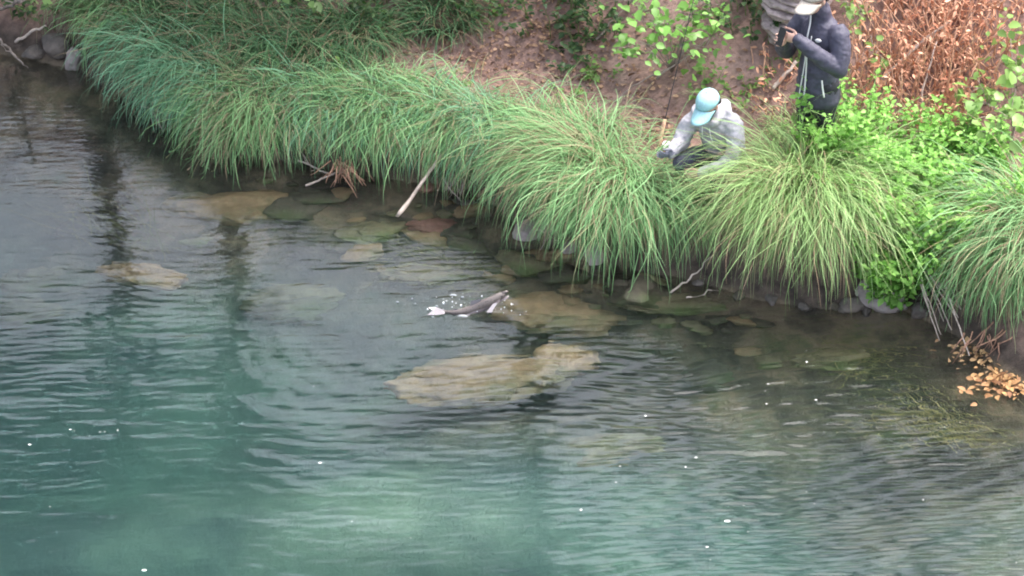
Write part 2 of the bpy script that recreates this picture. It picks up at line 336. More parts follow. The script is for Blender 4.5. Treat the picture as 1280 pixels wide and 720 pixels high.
# ------------------------------------------------------------------ blades, leaves
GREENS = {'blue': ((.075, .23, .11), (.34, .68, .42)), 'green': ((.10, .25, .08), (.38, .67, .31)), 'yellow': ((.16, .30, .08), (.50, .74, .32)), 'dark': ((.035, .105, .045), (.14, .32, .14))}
def blade_geo(q, base, az, e0, droop, L, w, c0, c1, nseg=8, pw=1.0, floor=True):
    n = len(L); t = np.linspace(0, 1, nseg+1)
    e = e0[:, None]-droop[:, None]*t[None]**pw; e = np.maximum(e, -R(88))
    azz = az[:, None]+q.normal(0, .5, n)[:, None]*t[None]+.25*np.sin(t[None]*q.uniform(3, 8, n)[:, None]+q.uniform(0, 6.28, n)[:, None]); e = e+.16*np.sin(t[None]*q.uniform(4, 9, n)[:, None]+q.uniform(0, 6.28, n)[:, None])*(t[None] > 0)
    st = np.stack([np.cos(e)*np.cos(azz), np.cos(e)*np.sin(azz), np.sin(e)], -1)*(L/nseg)[:, None, None]
    P = base[:, None]+np.concatenate([np.zeros((n, 1, 3)), np.cumsum(st[:, :-1], 1)], 1)
    if floor: P[..., 2] = np.maximum(P[..., 2], .004+q.uniform(0, .03, n)[:, None])
    tw = az+math.pi/2+q.normal(0, .5, n); sd = np.stack([np.cos(tw), np.sin(tw), q.normal(0, .25, n)], -1)
    ww = w[:, None]*(1-t[None]**2.2)*.5+.0004
    V = np.stack([P-sd[:, None]*ww[..., None], P+sd[:, None]*ww[..., None]], 2)
    k = (np.arange(n)*(nseg+1)*2)[:, None]; s = (np.arange(nseg)*2)[None]; b = k+s
    F = np.stack([b, b+1, b+3, b+2], -1).reshape(-1, 4)
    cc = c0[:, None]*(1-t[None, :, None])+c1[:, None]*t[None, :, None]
    return V.reshape(-1, 3), F, np.repeat(cc[:, :, None], 2, 2).reshape(-1, 3)
def downhill(x, y):
    e = .15; return unit(-np.array([hgt(x+e, y)-hgt(x-e, y), hgt(x, y+e)-hgt(x, y-e)]))
def tussock(px, py, rad, L, n, hue, label, seed, dead=.12, lean=.8, up=78, pw=1.0, group='sedge tussocks along the water', name='sedge_tussock'):
    q = np.random.default_rng(seed); g = ground(px, py); dn = downhill(g[0], g[1]); daz = math.atan2(dn[1], dn[0])
    root = empty(name, (g[0], g[1], g[2])); tag(root, label, 'grass tussock', group)
    def make(nm, n, Ls, hue, mat, wid, dull=1):
        rr = rad*np.sqrt(q.uniform(0, 1, n)); th = q.uniform(0, 2*math.pi, n)
        al, ac = 1.55*rr*np.cos(th), .9*rr*np.sin(th); bx, by = -dn[1]*al+dn[0]*ac, dn[0]*al+dn[1]*ac; th = np.arctan2(by, bx)
        b = np.stack([bx, by, height(g[0]+bx, g[1]+by)-g[2]], -1); b[:, 2] += .02
        vx = np.cos(th)*rr/rad+lean*np.cos(daz)+q.normal(0, .62, n); vy = np.sin(th)*rr/rad+lean*np.sin(daz)+q.normal(0, .62, n); az = np.arctan2(vy, vx)
        ns = 7; s_ = q.integers(0, ns, n); az = az+q.normal(0, .55, ns)[s_]; e0 = np.radians(q.normal(up, 9, n)-22*rr/rad+q.normal(0, 6, ns)[s_]); dr = np.radians(q.normal(146, 30, n)+q.normal(0, 20, ns)[s_]); Ln = L*Ls*q.beta(2.4, 1.5, n)*1.25*q.uniform(.78, 1.18, ns)[s_]
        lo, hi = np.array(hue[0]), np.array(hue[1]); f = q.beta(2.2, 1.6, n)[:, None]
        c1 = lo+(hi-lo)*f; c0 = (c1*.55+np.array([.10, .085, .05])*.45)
        dry = q.uniform(0, 1, n) < dead
        c1[dry] = c1[dry]*.35+np.array([.38, .30, .17])*.65; c0[dry] = np.array([.26, .19, .12])
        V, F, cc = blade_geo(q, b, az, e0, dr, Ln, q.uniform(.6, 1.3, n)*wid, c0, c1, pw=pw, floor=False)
        zmin = .004-g[2]; low = V[:, 2] < zmin; V[low, 2] = zmin+q.uniform(0, .02, low.sum())
        o = mesh_np(nm, V, F, mat, cc, parent=root); return o
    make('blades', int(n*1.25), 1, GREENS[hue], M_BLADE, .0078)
    make('dead_blades', int(n*.34), .95, ((.20, .14, .09), (.42, .33, .22)), M_DEAD, .006)
    Vb, Fb = ICO[3]; Vb = Vb*(1+.2*fbm(Vb*3+seed, seed, 3)[:, None])*np.array([rad*.9, rad*.9, .12]); mesh_np('root_crown', Vb, Fb, M_ROOTC, parent=root)
    return root
M_ROOTC = plain('root_mat', (.07, .055, .035), .95, 30, .5)

LEAF_V = np.array([[0, 0, 0], [.28, .34, .05], [.62, .30, .06], [1, 0, -.05], [.62, -.30, .06], [.28, -.34, .05], [.3, 0, 0], [.64, 0, .0]])
LEAF_F = np.array([[0, 6, 1, 1], [6, 7, 2, 1], [7, 3, 2, 2], [0, 5, 6, 6], [6, 5, 4, 7], [7, 4, 3, 3]])
def frames(az, el, roll):
    f = np.stack([np.cos(el)*np.cos(az), np.cos(el)*np.sin(az), np.sin(el)], -1); s = unit(np.cross(np.array([0, 0, 1.]), f)); u = np.cross(f, s)
    c, sn = np.cos(roll)[:, None], np.sin(roll)[:, None]; return f, s*c+u*sn, u*c-s*sn
def tri_faces(F):                                    # quads and doubled-corner triangles -> triangles
    out = []
    for f in F.tolist():
        out.append([f[0], f[1], f[2]])
        if f[3] not in f[:3]: out.append([f[0], f[2], f[3]])
    return np.array(out)
LEAF_T = tri_faces(LEAF_F)
def leaves_geo(q, P, size, az, el, col, width=.9):
    n = len(P); f, s, u = frames(az, el, q.normal(0, .5, n)); V = LEAF_V[None]*size[:, None, None]
    W = P[:, None]+V[..., 0:1]*f[:, None]+V[..., 1:2]*s[:, None]*width+V[..., 2:3]*u[:, None]*1.5
    F = (LEAF_T[None]+(np.arange(n)*len(LEAF_V))[:, None, None]).reshape(-1, 3); return W.reshape(-1, 3), F, np.repeat(col, len(LEAF_V), 0)
def tints(q, n, lo, hi, p=1.0): return np.array(lo)+(np.array(hi)-np.array(lo))*(q.uniform(0, 1, n)**p)[:, None]+q.normal(0, .008, (n, 1))
def herb(px, py, n_stem, hgt_, spread, lo, hi, label, seed, leaf=.05, per=13, lean=.5, cat='plant', name='leafy_herb', group='bright green herbs on the bank', width=.9, mat=None):
    q = np.random.default_rng(seed); g = ground(px, py); dn = downhill(g[0], g[1]); root = empty(name, g); tag(root, label, cat, group)
    stems, P, S, A, E = [], [], [], [], []
    for k in range(n_stem):
        a = q.uniform(0, 2*math.pi); r = spread*math.sqrt(q.uniform(0, 1))*.55; b = np.array([r*math.cos(a), r*math.sin(a), 0]); b[2] = hgt(g[0]+b[0], g[1]+b[1])-g[2]-.02
        h = hgt_*q.uniform(.55, 1.1); out = np.array([math.cos(a)*spread*.5+dn[0]*lean*h*.6, math.sin(a)*spread*.5+dn[1]*lean*h*.6, 0])*q.uniform(.5, 1)
        t = np.linspace(0, 1, 6)[:, None]; pts = b+np.array([0, 0, h])*(t-.12*t**3)+out*t**1.6+np.cumsum(q.normal(0, .008, (6, 3)), 0)*(t > 0)
        stems.append((pts, np.linspace(.004, .0015, 6)))
        tt = np.concatenate([q.uniform(.18, 1, per), [1.]]); pos = np.stack([np.interp(tt, t[:, 0], pts[:, i]) for i in range(3)], -1)
        aa = q.uniform(0, 2*math.pi, per+1); sz = leaf*q.uniform(.4, 1.35, per+1)*(1.1-.35*tt)
        pos = pos+np.stack([np.cos(aa), np.sin(aa), np.zeros(per+1)], -1)*sz[:, None]*.35
        P.append(pos); S.append(sz); A.append(aa); E.append(q.normal(.12, .38, per+1))
    joined_tubes('stems', stems, M_STEM, root, 4)
    P = np.vstack(P); S = np.concatenate(S); V, F, cc = leaves_geo(q, P, S, np.concatenate(A), np.concatenate(E), tints(q, len(P), lo, hi), width)
    mesh_np('leaves', V, F, mat or M_LEAF, cc, parent=root); return root
def leaf_bush(px, py, spots, leafsize, mat, label, seed, name='leafy_shrub', group=None, width=.95, cat='shrub'):
    # spots: (px, py, spread px, leaves): branches end there; each leaf is an object of its own
    q = np.random.default_rng(seed); g = ground(px, py); root = empty(name, g); tag(root, label, cat, group)
    V = LEAF_V.copy(); V[:, 1] *= width*1.15; V[:, 2] *= 1.6; me = mesh_np('leaf', V, LEAF_T, mat, link=False); br = []
    for (sx, sy, sp, n, fwd) in spots:
        d = ray(sx, sy); base = ground(sx, min(sy+30, 719)); tt = (base[1]-fwd-_cam[1])/d[1]; tip = _cam+d*tt; br.append((bend(np.zeros(3), tip-g, 9, (0, 0, .12), .012, seed+int(sx)), np.linspace(.007, .002, 9)))
        for k in range(n*2):
            a = q.normal(0, 1, 3)*np.array([sp/PXM, .10, sp/PXM*.8]); o = obj('leaf', me, root); o.location = tip-g+a; s = leafsize*q.uniform(.4, 1.3); o.scale = (s, s*q.uniform(.75, 1.1), s)
            o.rotation_euler = (q.normal(.35, .45), q.normal(.25, .4), q.uniform(0, 6.28))
            if k % 3 == 0: br.append((np.array([tip-g, tip-g+a*.6+[0, 0, .01], tip-g+a]), np.array([.003, .002, .001])))
    joined_tubes('branches', br, M_TWIG, root, 4); return root

# ------------------------------------------------------------------ sedge tussocks: root pixel, spread, blade length, blades, hue
TUS = [
 (150, 42, .13, .44, 520, 'green', 'first small tussock beside the pale upright stone'),
 (178, 74, .15, .54, 900, 'blue', 'low tussock reaching the water next to the pale upright stone'),
 (216, 100, .18, .60, 1000, 'blue', 'shaded tussock overhanging the dark undercut twigs'),
 (268, 122, .17, .60, 900, 'blue', 'tussock whose tips hang clear of the dark undercut'),
 (296, 152, .18, .66, 1100, 'green', 'drooping tussock at the corner above the broad sunken boulder'),
 (350, 150, .19, .68, 1300, 'green', 'dense drooping tussock dipping its tips above the broad sunken boulder'),
 (408, 146, .18, .60, 1100, 'blue', 'tussock above the orange root mat'),
 (466, 158, .18, .62, 1100, 'green', 'tussock hanging between the root mat and the leaning stick'),
 (522, 160, .18, .62, 1100, 'blue', 'tussock behind the head of the leaning stick'),
 (580, 172, .18, .74, 1100, 'green', 'long tussock just downstream of the leaning stick'),
 (628, 180, .17, .74, 1000, 'blue', 'tussock above the step back in the bank'),
 (684, 200, .19, .70, 1100, 'green', 'tussock above the purplish stones'),
 (742, 240, .20, .92, 1500, 'green', 'round dome of sedge drooping to the water beside the crouching angler'),
 (790, 262, .17, .90, 1300, 'green', 'sedge hanging to the water in front of the crouching angler'),
 (1004, 302, .14, 1.08, 1300, 'yellow', 'tall pale sedge beside the grey hoodie'),
 (1004, 284, .16, 1.18, 1600, 'yellow', 'big yellow green tussock in front of the man in the navy jacket'),
 (1252, 352, .16, .68, 900, 'green', 'sedge beyond the bundle of dry stems'),
 (1292, 330, .20, 1.0, 1500, 'green', 'tall sedge above the floating orange leaves')]
for k, (x, y, r, L, n, hue, lb) in enumerate(TUS):
    tussock(x, y, r, L, n, hue, lb, 300+k, dead=.15 if hue == 'yellow' else .10, pw=1.35 if L > .93 else 1.05, up=86 if L > .93 else 79)
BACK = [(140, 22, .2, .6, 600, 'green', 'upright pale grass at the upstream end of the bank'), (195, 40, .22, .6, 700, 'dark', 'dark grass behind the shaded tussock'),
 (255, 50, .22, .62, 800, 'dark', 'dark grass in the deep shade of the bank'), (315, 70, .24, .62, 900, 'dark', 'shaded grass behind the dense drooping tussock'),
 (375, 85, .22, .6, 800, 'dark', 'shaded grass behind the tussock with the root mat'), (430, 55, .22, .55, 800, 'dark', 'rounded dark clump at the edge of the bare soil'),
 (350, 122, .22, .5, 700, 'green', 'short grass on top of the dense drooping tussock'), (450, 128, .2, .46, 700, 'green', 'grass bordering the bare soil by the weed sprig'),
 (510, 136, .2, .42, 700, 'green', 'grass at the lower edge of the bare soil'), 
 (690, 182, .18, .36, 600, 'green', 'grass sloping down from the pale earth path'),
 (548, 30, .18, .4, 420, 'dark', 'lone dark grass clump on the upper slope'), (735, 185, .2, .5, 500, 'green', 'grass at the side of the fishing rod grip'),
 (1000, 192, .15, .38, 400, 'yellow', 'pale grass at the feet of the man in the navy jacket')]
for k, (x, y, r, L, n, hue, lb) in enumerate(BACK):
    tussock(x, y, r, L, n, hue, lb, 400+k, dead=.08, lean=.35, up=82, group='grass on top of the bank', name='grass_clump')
# ------------------------------------------------------------------ herbs
BR0, BR1 = (.16, .37, .06), (.36, .64, .17)
HERB = [(1064, 236, 48, .84, .40, 'tall bright herb in front of the navy jacket'), (1105, 240, 42, .70, .45, 'bright herb below the dead stems'), (1150, 248, 42, .64, .45, 'bright herb in the middle of the green patch'),
 (1200, 258, 44, .66, .45, 'bright herb beside the bramble'), (1088, 290, 40, .64, .36, 'bright herb above the big yellow tussock'), (1125, 306, 48, .64, .40, 'bright herb low on the bank'),
 (1180, 318, 44, .58, .42, 'bright herb over the bundle of dry stems'), (1112, 352, 44, .50, .32, 'bright herb hanging over the broad flat grey stone'), (1152, 346, 40, .48, .32, 'bright herb between the flat stone and the dry stems'),
 (1026, 232, 34, .62, .28, 'herb screening the legs of the man in the navy jacket'), (1010, 262, 18, .46, .34, 'small yellowish herb growing through the big tussock'), (1235, 285, 44, .62, .45, 'bright herb under the bramble')]
for k, (x, y, n, h, s, lb) in enumerate(HERB): herb(x, y, int(n*1.35), h*1.18, s, BR0, BR1, lb, 500+k, leaf=.06, per=32)
WEED = [(880, 112, 8, .16, .24, .06, 'small fern like weed on the earth path'), (928, 122, 7, .14, .22, .055, 'small weed on the soil between the two men'), (752, 105, 6, .2, .2, .06, 'weed below the round leaved shrub'),
 (470, 100, 6, .2, .2, .05, 'weed sprig at the edge of the sedge'), (705, 128, 5, .16, .2, .05, 'weed on the rim of the pale earth path'), (760, 225, 6, .22, .22, .05, 'bright sprig growing out of the sedge dome'),
 (612, 28, 4, .12, .14, .06, 'lone green sprig on the upper slope'), (975, 95, 7, .2, .25, .05, 'weed by the foot of the stump'), (560, 118, 5, .16, .2, .05, 'small sprig in the bluish grass'), (540, 190, 5, .15, .2, .05, 'tiny sprig above the leaning stick'), (285, 92, 8, .34, .25, .05, 'weed rising through the shaded sedge'), (405, 108, 8, .3, .25, .06, 'broad leaved weed above the root mat tussock'), (170, 30, 10, .36, .3, .045, 'feathery weed at the upstream end of the sedge'), (640, 172, 7, .3, .25, .05, 'weed in the tussock above the step in the bank'), (700, 222, 7, .34, .25, .05, 'weed between the sedge dome and the purplish stones'), (870, 300, 5, .22, .2, .05, 'low sprig below the crouching angler')]
for k, (x, y, n, h, s, l, lb) in enumerate(WEED): herb(x, y, n, h, s, (.10, .21, .05), (.22, .38, .10), lb, 540+k, leaf=l, per=8, lean=.2, group='small weeds on the slope', name='weed')
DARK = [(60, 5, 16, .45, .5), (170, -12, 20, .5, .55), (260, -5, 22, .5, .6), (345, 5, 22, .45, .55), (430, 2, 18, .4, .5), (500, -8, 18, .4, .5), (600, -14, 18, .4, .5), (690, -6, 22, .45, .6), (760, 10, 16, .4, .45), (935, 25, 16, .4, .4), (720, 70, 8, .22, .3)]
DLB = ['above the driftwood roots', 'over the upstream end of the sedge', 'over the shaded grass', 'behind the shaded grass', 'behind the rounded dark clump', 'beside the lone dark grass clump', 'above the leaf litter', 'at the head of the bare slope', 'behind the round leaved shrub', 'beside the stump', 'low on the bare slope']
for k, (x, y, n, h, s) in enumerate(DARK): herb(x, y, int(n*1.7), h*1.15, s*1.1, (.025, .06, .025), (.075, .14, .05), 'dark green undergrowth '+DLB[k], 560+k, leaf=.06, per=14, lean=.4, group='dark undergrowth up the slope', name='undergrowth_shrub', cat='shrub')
M_LF1 = leaf_solid('bright_leaf', (.22, .44, .10)); M_LF2 = leaf_solid('bramble_leaf', (.24, .40, .11)); M_LF3 = leaf_solid('hanging_leaf', (.22, .36, .12))
leaf_bush(840, 92, [(800, 15, 22, 18, .2), (835, 30, 20, 18, .25), (865, 18, 20, 18, .2), (890, 45, 16, 16, .2), (850, 55, 22, 18, .25), (815, 65, 13, 10, .2), (785, 60, 13, 9, .2), (790, 0, 20, 10, .2), (880, 5, 16, 10, .2), (775, 55, 10, 5, .15)], .085, M_LF1, 'round leaved bright shrub on the slope behind the crouching angler', 600)
leaf_bush(1265, 190, [(1265, 40, 18, 12, .2), (1270, 110, 18, 14, .25), (1235, 130, 18, 14, .25), (1265, 150, 18, 14, .3), (1225, 110, 14, 12, .25), (1245, 170, 18, 16, .4), (1270, 75, 16, 12, .2), (1215, 150, 14, 12, .4)], .10, M_LF2, 'bramble with broad yellowing leaves next to the dead brush', 601, 'bramble_bush')
leaf_bush(1080, 60, [(1075, 15, 12, 14, .2), (1060, 5, 10, 8, .2), (1095, 65, 10, 6, .2)], .07, M_LF2, 'small leafy bramble behind the shoulder of the navy jacket', 602, 'bramble_bush')
# ------------------------------------------------------------------ dead brush and dead leaves on the slope
def dead_brush(px, py, n, h, spread, label, seed):
    q = np.random.default_rng(seed); g = ground(px, py); root = empty('dead_brush', g); tag(root, label, 'dead bush', 'dead red brown brush on the slope'); st, P = [], []
    for k in range(n):
        a = q.uniform(0, 6.28); r = spread*math.sqrt(q.uniform(0, 1)); b = np.array([r*math.cos(a), r*math.sin(a), 0]); b[2] = hgt(g[0]+b[0], g[1]+b[1])-g[2]-.02
        e = q.uniform(.5, 1.5); a2 = q.uniform(0, 6.28); L = h*q.uniform(.5, 1.25); tip = b+np.array([math.cos(e)*math.cos(a2)*L, math.cos(e)*math.sin(a2)*L-.1*L, math.sin(e)*L])
        pts = bend(b, tip, 7, (0, 0, -.06*L), .02, seed*50+k); st.append((pts, np.linspace(.007, .0025, 7)*q.uniform(.6, 1.4))); m = 6
        i = q.integers(1, 7, m); P.append(pts[i]+q.normal(0, .03, (m, 3)))
    joined_tubes('stems', st, M_DRYSTEM, root, 4); P = np.vstack(P); n = len(P)
    c = tints(q, n, (.38, .15, .085), (.82, .47, .32)); V, F, cc = leaves_geo(q, P, q.uniform(.03, .075, n), q.uniform(0, 6.28, n), q.normal(-.6, .5, n), c, .55)
    mesh_np('dead_leaves', V, F, M_DEAD, cc, parent=root); return root
DB = [(1075, 120, 26, .5, .28, 'behind the navy jacket'), (1120, 125, 40, .55, .32, 'under the long pale branch'), (1165, 135, 44, .6, .34, 'above the bright green herbs'), (1205, 110, 44, .6, .34, 'next to the bramble'),
 (1110, 60, 40, .55, .34, 'high on the slope past the navy jacket'), (1160, 55, 44, .6, .36, 'crossed by the long pale branch'), (1215, 40, 44, .6, .36, 'high on the slope above the bramble'), (1130, 0, 44, .6, .4, 'at the slope top over the navy jacket'), (1200, -10, 44, .6, .4, 'at the slope top over the bramble'), (1262, 10, 30, .5, .32, 'tangled into the top of the bramble'), (1185, 165, 26, .4, .3, 'low dark tangle behind the bright herbs'), (985, 112, 22, .35, .26, 'at the foot of the stump')]
for k, (x, y, n, h, s, lb) in enumerate(DB): dead_brush(x, y, n, h, s, 'red brown dead brush '+lb, 620+k)
def litter(name, spots, size, lo, hi, label, seed, flat=.25, lift=.012):
    q = np.random.default_rng(seed); P = []
    for (x, y, sx, sy, n) in spots:
        for _ in range(n):
            g = ground(x+q.normal(0, sx), y+q.normal(0, sy)); P.append([g[0], g[1], g[2]+lift*q.uniform(.5, 1.6)])
    P = np.array(P); n = len(P); V, F, cc = leaves_geo(q, P, q.uniform(.5, 1.2, n)*size, q.uniform(0, 6.28, n), q.normal(.2, flat, n), tints(q, n, lo, hi), .8)
    o = mesh_np(name, V, F, M_DEAD, cc); return tag(o, label, 'leaf litter', kind='stuff')
litter('leaf_litter', [(590, 60, 70, 26, 420), (700, 70, 60, 30, 260), (680, 40, 25, 8, 90), (800, 110, 60, 35, 200), (820, 165, 16, 12, 70), (950, 130, 40, 30, 150), (600, 10, 140, 15, 250)], .05, (.16, .09, .06), (.46, .30, .20), 'brown dead leaves strewn over the bare slope', 640)
# ------------------------------------------------------------------ sticks, roots, twigs, stump
def stick(name, a, b, r0, r1, mat, label, seed, wob=.012, cat='stick', twigs=0, group=None):
    pts = bend(a, b, 14, (0, 0, 0), wob, seed); root = tube(name, pts, np.linspace(r0, r1, 14), mat, None, 8, r0*.25, seed); tag(root, label, cat, group)
    q = np.random.default_rng(seed)
    for k in range(twigs):
        i = q.integers(3, 12); d = q.normal(0, 1, 3); d[2] = abs(d[2])*.4; tube('side_twig', bend(pts[i], pts[i]+unit(d)*q.uniform(.1, .25), 6, (0, 0, 0), .012, seed+k), np.linspace(r1*.8, r1*.3, 6), mat, root, 5)
    return root
def g3(px, py, up=0.0): p = ground(px, py); return p+np.array([0, 0, up])
s_low = under(496, 271, .03); s_top = at_z(556, 190, .34)
stick('driftwood_stick', s_low, s_top+np.array([0, -.02, 0]), .018, .012, M_WOOD, 'pale driftwood stick leaning from the water against the sedge', 701, .006)
stick('twig', at_z(372, 200, .08), at_z(418, 219, .03), .009, .005, M_WOOD, 'pale twig lying on the water by the orange root mat', 702, .008, twigs=3)
stick('twig', at_z(382, 232, .01), at_z(432, 212, .07), .009, .006, M_WOOD, 'pale twig crossing another beside the orange root mat', 703, .006)
stick('twig', at_z(176, 133, .05), at_z(212, 145, .02), .007, .004, M_WOOD, 'thin twig in the dark undercut of the sedge', 704, .01, twigs=3)
stick('twig', at_z(667, 286, .16), at_z(700, 298, .05), .007, .004, M_WOOD, 'forked twig lying over the purplish stone', 705, .01, twigs=2)
stick('twig', at_z(838, 366, .0), at_z(892, 326, .2), .008, .004, M_WOOD, 'curved dry twig dipping in the water below the sedge dome', 706, .02)
stick('twig', at_z(858, 372, .0), at_z(915, 350, .06), .007, .004, M_WOOD, 'bent root trailing in the water under the tall pale sedge', 707, .03)
stick('branch', g3(1100, 118, .12), g3(1184, 66, .25), .016, .010, M_WOOD, 'long pale branch lying across the dead brush', 708, .008)
stick('branch', g3(966, 118, .03), g3(998, 90, .10), .017, .012, M_WOOD, 'short broken branch beside the man in the navy jacket', 709, .006)
stick('branch', g3(820, 104, .03), g3(893, 66, .12), .008, .005, M_TWIG, 'thin bare branch lying behind the fishing rod', 710, .014)
stick('branch', g3(770, 130, .02), g3(830, 100, .06), .007, .004, M_TWIG, 'thin bare branch lying on the earth path', 711, .014)
stick('branch', g3(745, 60, .06), g3(795, 22, .14), .007, .004, M_TWIG, 'bare branch reaching out from the round leaved shrub', 712, .014)
stick('branch', g3(1150, 150, .1), g3(1168, 95, .3), .008, .005, M_WOOD, 'upright dead stalk in front of the dead brush', 713, .01)
stick('branch', g3(0, 25, .1), at_z(28, 5, .75), .016, .01, M_TWIG, 'bare driftwood limb rising over the shaded pool', 714, .02, twigs=3)
stick('branch', at_z(0, 48, .12), at_z(32, 80, .0), .010, .006, M_TWIG, 'bare driftwood limb dipping into the shaded pool', 715, .015, twigs=2)
stick('branch', g3(20, 58, .04), g3(62, 45, .08), .013, .008, M_WOOD, 'bleached driftwood piece on the mud by the dark stone', 716, .012)
stick('branch', g3(2, 38, .3), at_z(16, 0, .7), .012, .008, M_TWIG, 'forked dead limb above the driftwood roots', 717, .02, twigs=2)
q = np.random.default_rng(77)
for k in range(16):                                  # bundle of dry stems at the waterline
    x = 1140+k*2.4+q.normal(0, 3); a = at_z(x, 332+q.normal(0, 5), .42); b = at_z(x+38+q.normal(0, 12), 408+q.normal(0, 10), .03)
    stick('dry_stem', a, b, .006, .004, M_WOOD, 'pale dry stem in the bundle leaning to the water', 720+k, .005, group='bundle of dry stems')
def root_mat(px, py, n, size, mat, label, seed):
    q = np.random.default_rng(seed); g = at_z(px, py, .12)+np.array([0, -.08, 0]); root = empty('root_mat', g); tag(root, label, 'roots'); st = []
    for k in range(n):
        a = np.array([q.normal(0, size*.5), q.normal(.05, .05), q.uniform(0, .08)]); b = a+np.array([q.normal(0, .08), -q.uniform(.03, .14), -q.uniform(.06, .16)]); b[2] = max(b[2], -.11)
        st.append((bend(a, b, 6, (0, -.02, .01), .008, seed*9+k), np.linspace(.008, .003, 6)*q.uniform(.5, 1.2)))
    joined_tubes('roots', st, mat, root, 5); return root
root_mat(432, 208, 34, .10, M_ROOT, 'orange brown root mat hanging under the sedge beside the twigs', 741)
root_mat(575, 222, 26, .16, M_TWIG, 'grey hanging roots next to the leaning stick', 742)
root_mat(690, 280, 24, .14, M_TWIG, 'grey roots over the purplish stone', 743)
root_mat(220, 140, 26, .22, M_TWIG, 'grey roots in the dark undercut', 744)
root_mat(1250, 420, 30, .22, M_ROOT, 'reddish stems standing over the floating orange leaves', 745)
def leaf_raft(name, px, py, sx, sy, n, lo, hi, label, seed, size=.06):
    q = np.random.default_rng(seed); P = np.array([at_z(px+q.normal(0, sx), py+q.normal(0, sy), q.uniform(.008, .03)) for _ in range(n)])
    V, F, cc = leaves_geo(q, P, q.uniform(.5, 1.3, n)*size, q.uniform(0, 6.28, n), q.normal(.05, .18, n), tints(q, n, lo, hi), .8); o = mesh_np(name, V, F, M_DEAD, cc); return tag(o, label, 'leaf litter', kind='stuff')
leaf_raft('floating_leaves', 1255, 478, 22, 10, 150, (.20, .095, .05), (.55, .33, .15), 'raft of orange fallen leaves floating by the bank', 751)
leaf_raft('floating_leaves', 1235, 437, 26, 10, 150, (.30, .17, .09), (.60, .42, .22), 'tan fallen leaves caught along the waterline', 752, .05)
# stump of stacked plates
M_STUMP = plain('weathered_plates', (.37, .30, .29), .95, 22, .35, .6)
sg = ground(990, 42); stump = tag(empty('tree_stump', sg), 'grey weathered stump of stacked layered plates behind the navy jacket', 'stump')
q = np.random.default_rng(61); nl = 27
for k in range(nl):
    t = k/(nl-1); zz = -.05+k*.036; rad = .19+.065*math.sin(math.pi*min(1, t*1.25))-.03*t; th = .021*q.uniform(.7, 1.4); a = np.linspace(0, 2*math.pi, 28, endpoint=False)
    cx, cyy = .03*math.sin(k*1.3)+.05*t, .02*math.cos(k*2.1); tx, ty = q.normal(-.05, .05), q.normal(0, .05); rings = []
    for (s, dz) in ((.3, -th), (.93, -th), (1.0, -.4*th), (1.0, .4*th), (.92, th), (.3, th)):
        rr = rad*s*(1+.09*fbm(np.stack([np.cos(a)*3.2, np.sin(a)*3.2, np.full(28, k*1.7)], -1), 5, 3)); x, y = rr*np.cos(a), rr*np.sin(a)
        rings.append(np.stack([cx+x, cyy+y, zz+dz+x*tx+y*ty+.008*fbm(np.stack([x*20, y*20, np.full(28, k)], -1), 8, 2)], -1))
    V = np.vstack(rings+[np.array([[cx, cyy, zz-th]]), np.array([[cx, cyy, zz+th]])]); F = grid_faces(6, 28, True); j = np.arange(28); j2 = (j+1) % 28
    poly_mesh('bark_plate', V, F, np.vstack([np.stack([np.full(28, 168), j2, j, j], -1), np.stack([np.full(28, 169), 140+j, 140+j2, 140+j2], -1)]), M_STUMP, stump)
# ------------------------------------------------------------------ water weed under the surface
def water_weed(px, py, depth, n, L, az, lo, hi, label, seed, spread=.35):
    q = np.random.default_rng(seed); g = under(px, py, depth); root = empty('water_weed', g); tag(root, label, 'water weed', 'water weed streaming in the current')
    b = np.stack([q.normal(0, spread, n), q.normal(0, spread*.5, n), q.normal(-.03, .03, n)], -1); a = q.normal(az, .4, n)
    V, F, cc = blade_geo(q, b, a, np.radians(q.uniform(5, 40, n)), np.radians(q.uniform(10, 50, n)), L*q.uniform(.5, 1.2, n), q.uniform(.003, .008, n), tints(q, n, lo, hi), tints(q, n, lo, hi), 7, 1, False)
    V[:, 2] = np.minimum(V[:, 2], -.02-g[2]); mesh_np('strands', V, F, M_DEAD, cc, parent=root)
    joined_tubes('stem', [(bend((0, 0, -.1), (L*.6*math.cos(az), L*.6*math.sin(az), .05), 8, (0, 0, .02), .01, seed), np.linspace(.01, .004, 8))], M_STEM, root)
Y0, Y1 = (.12, .11, .045), (.30, .27, .11); O0, O1 = (.07, .075, .03), (.19, .19, .08)
water_weed(1190, 452, .30, 420, .55, R(160), Y0, Y1, 'yellowish water weed streaming from the floating leaves', 761, .3)
water_weed(1245, 535, .32, 380, .5, R(150), Y0, Y1, 'yellow green water weed out from the orange leaf raft', 762, .3)
water_weed(1100, 430, .32, 300, .7, R(200), O0, O1, 'olive water weed below the broad flat grey stone', 763, .3)
water_weed(215, 300, .5, 130, .9, R(140), O0, O1, 'thin olive water weed streamers beside the slanting tan boulder', 764, .35)
water_weed(640, 330, .3, 260, .6, R(185), O0, O1, 'dark mossy water weed behind the fish', 765, .4)
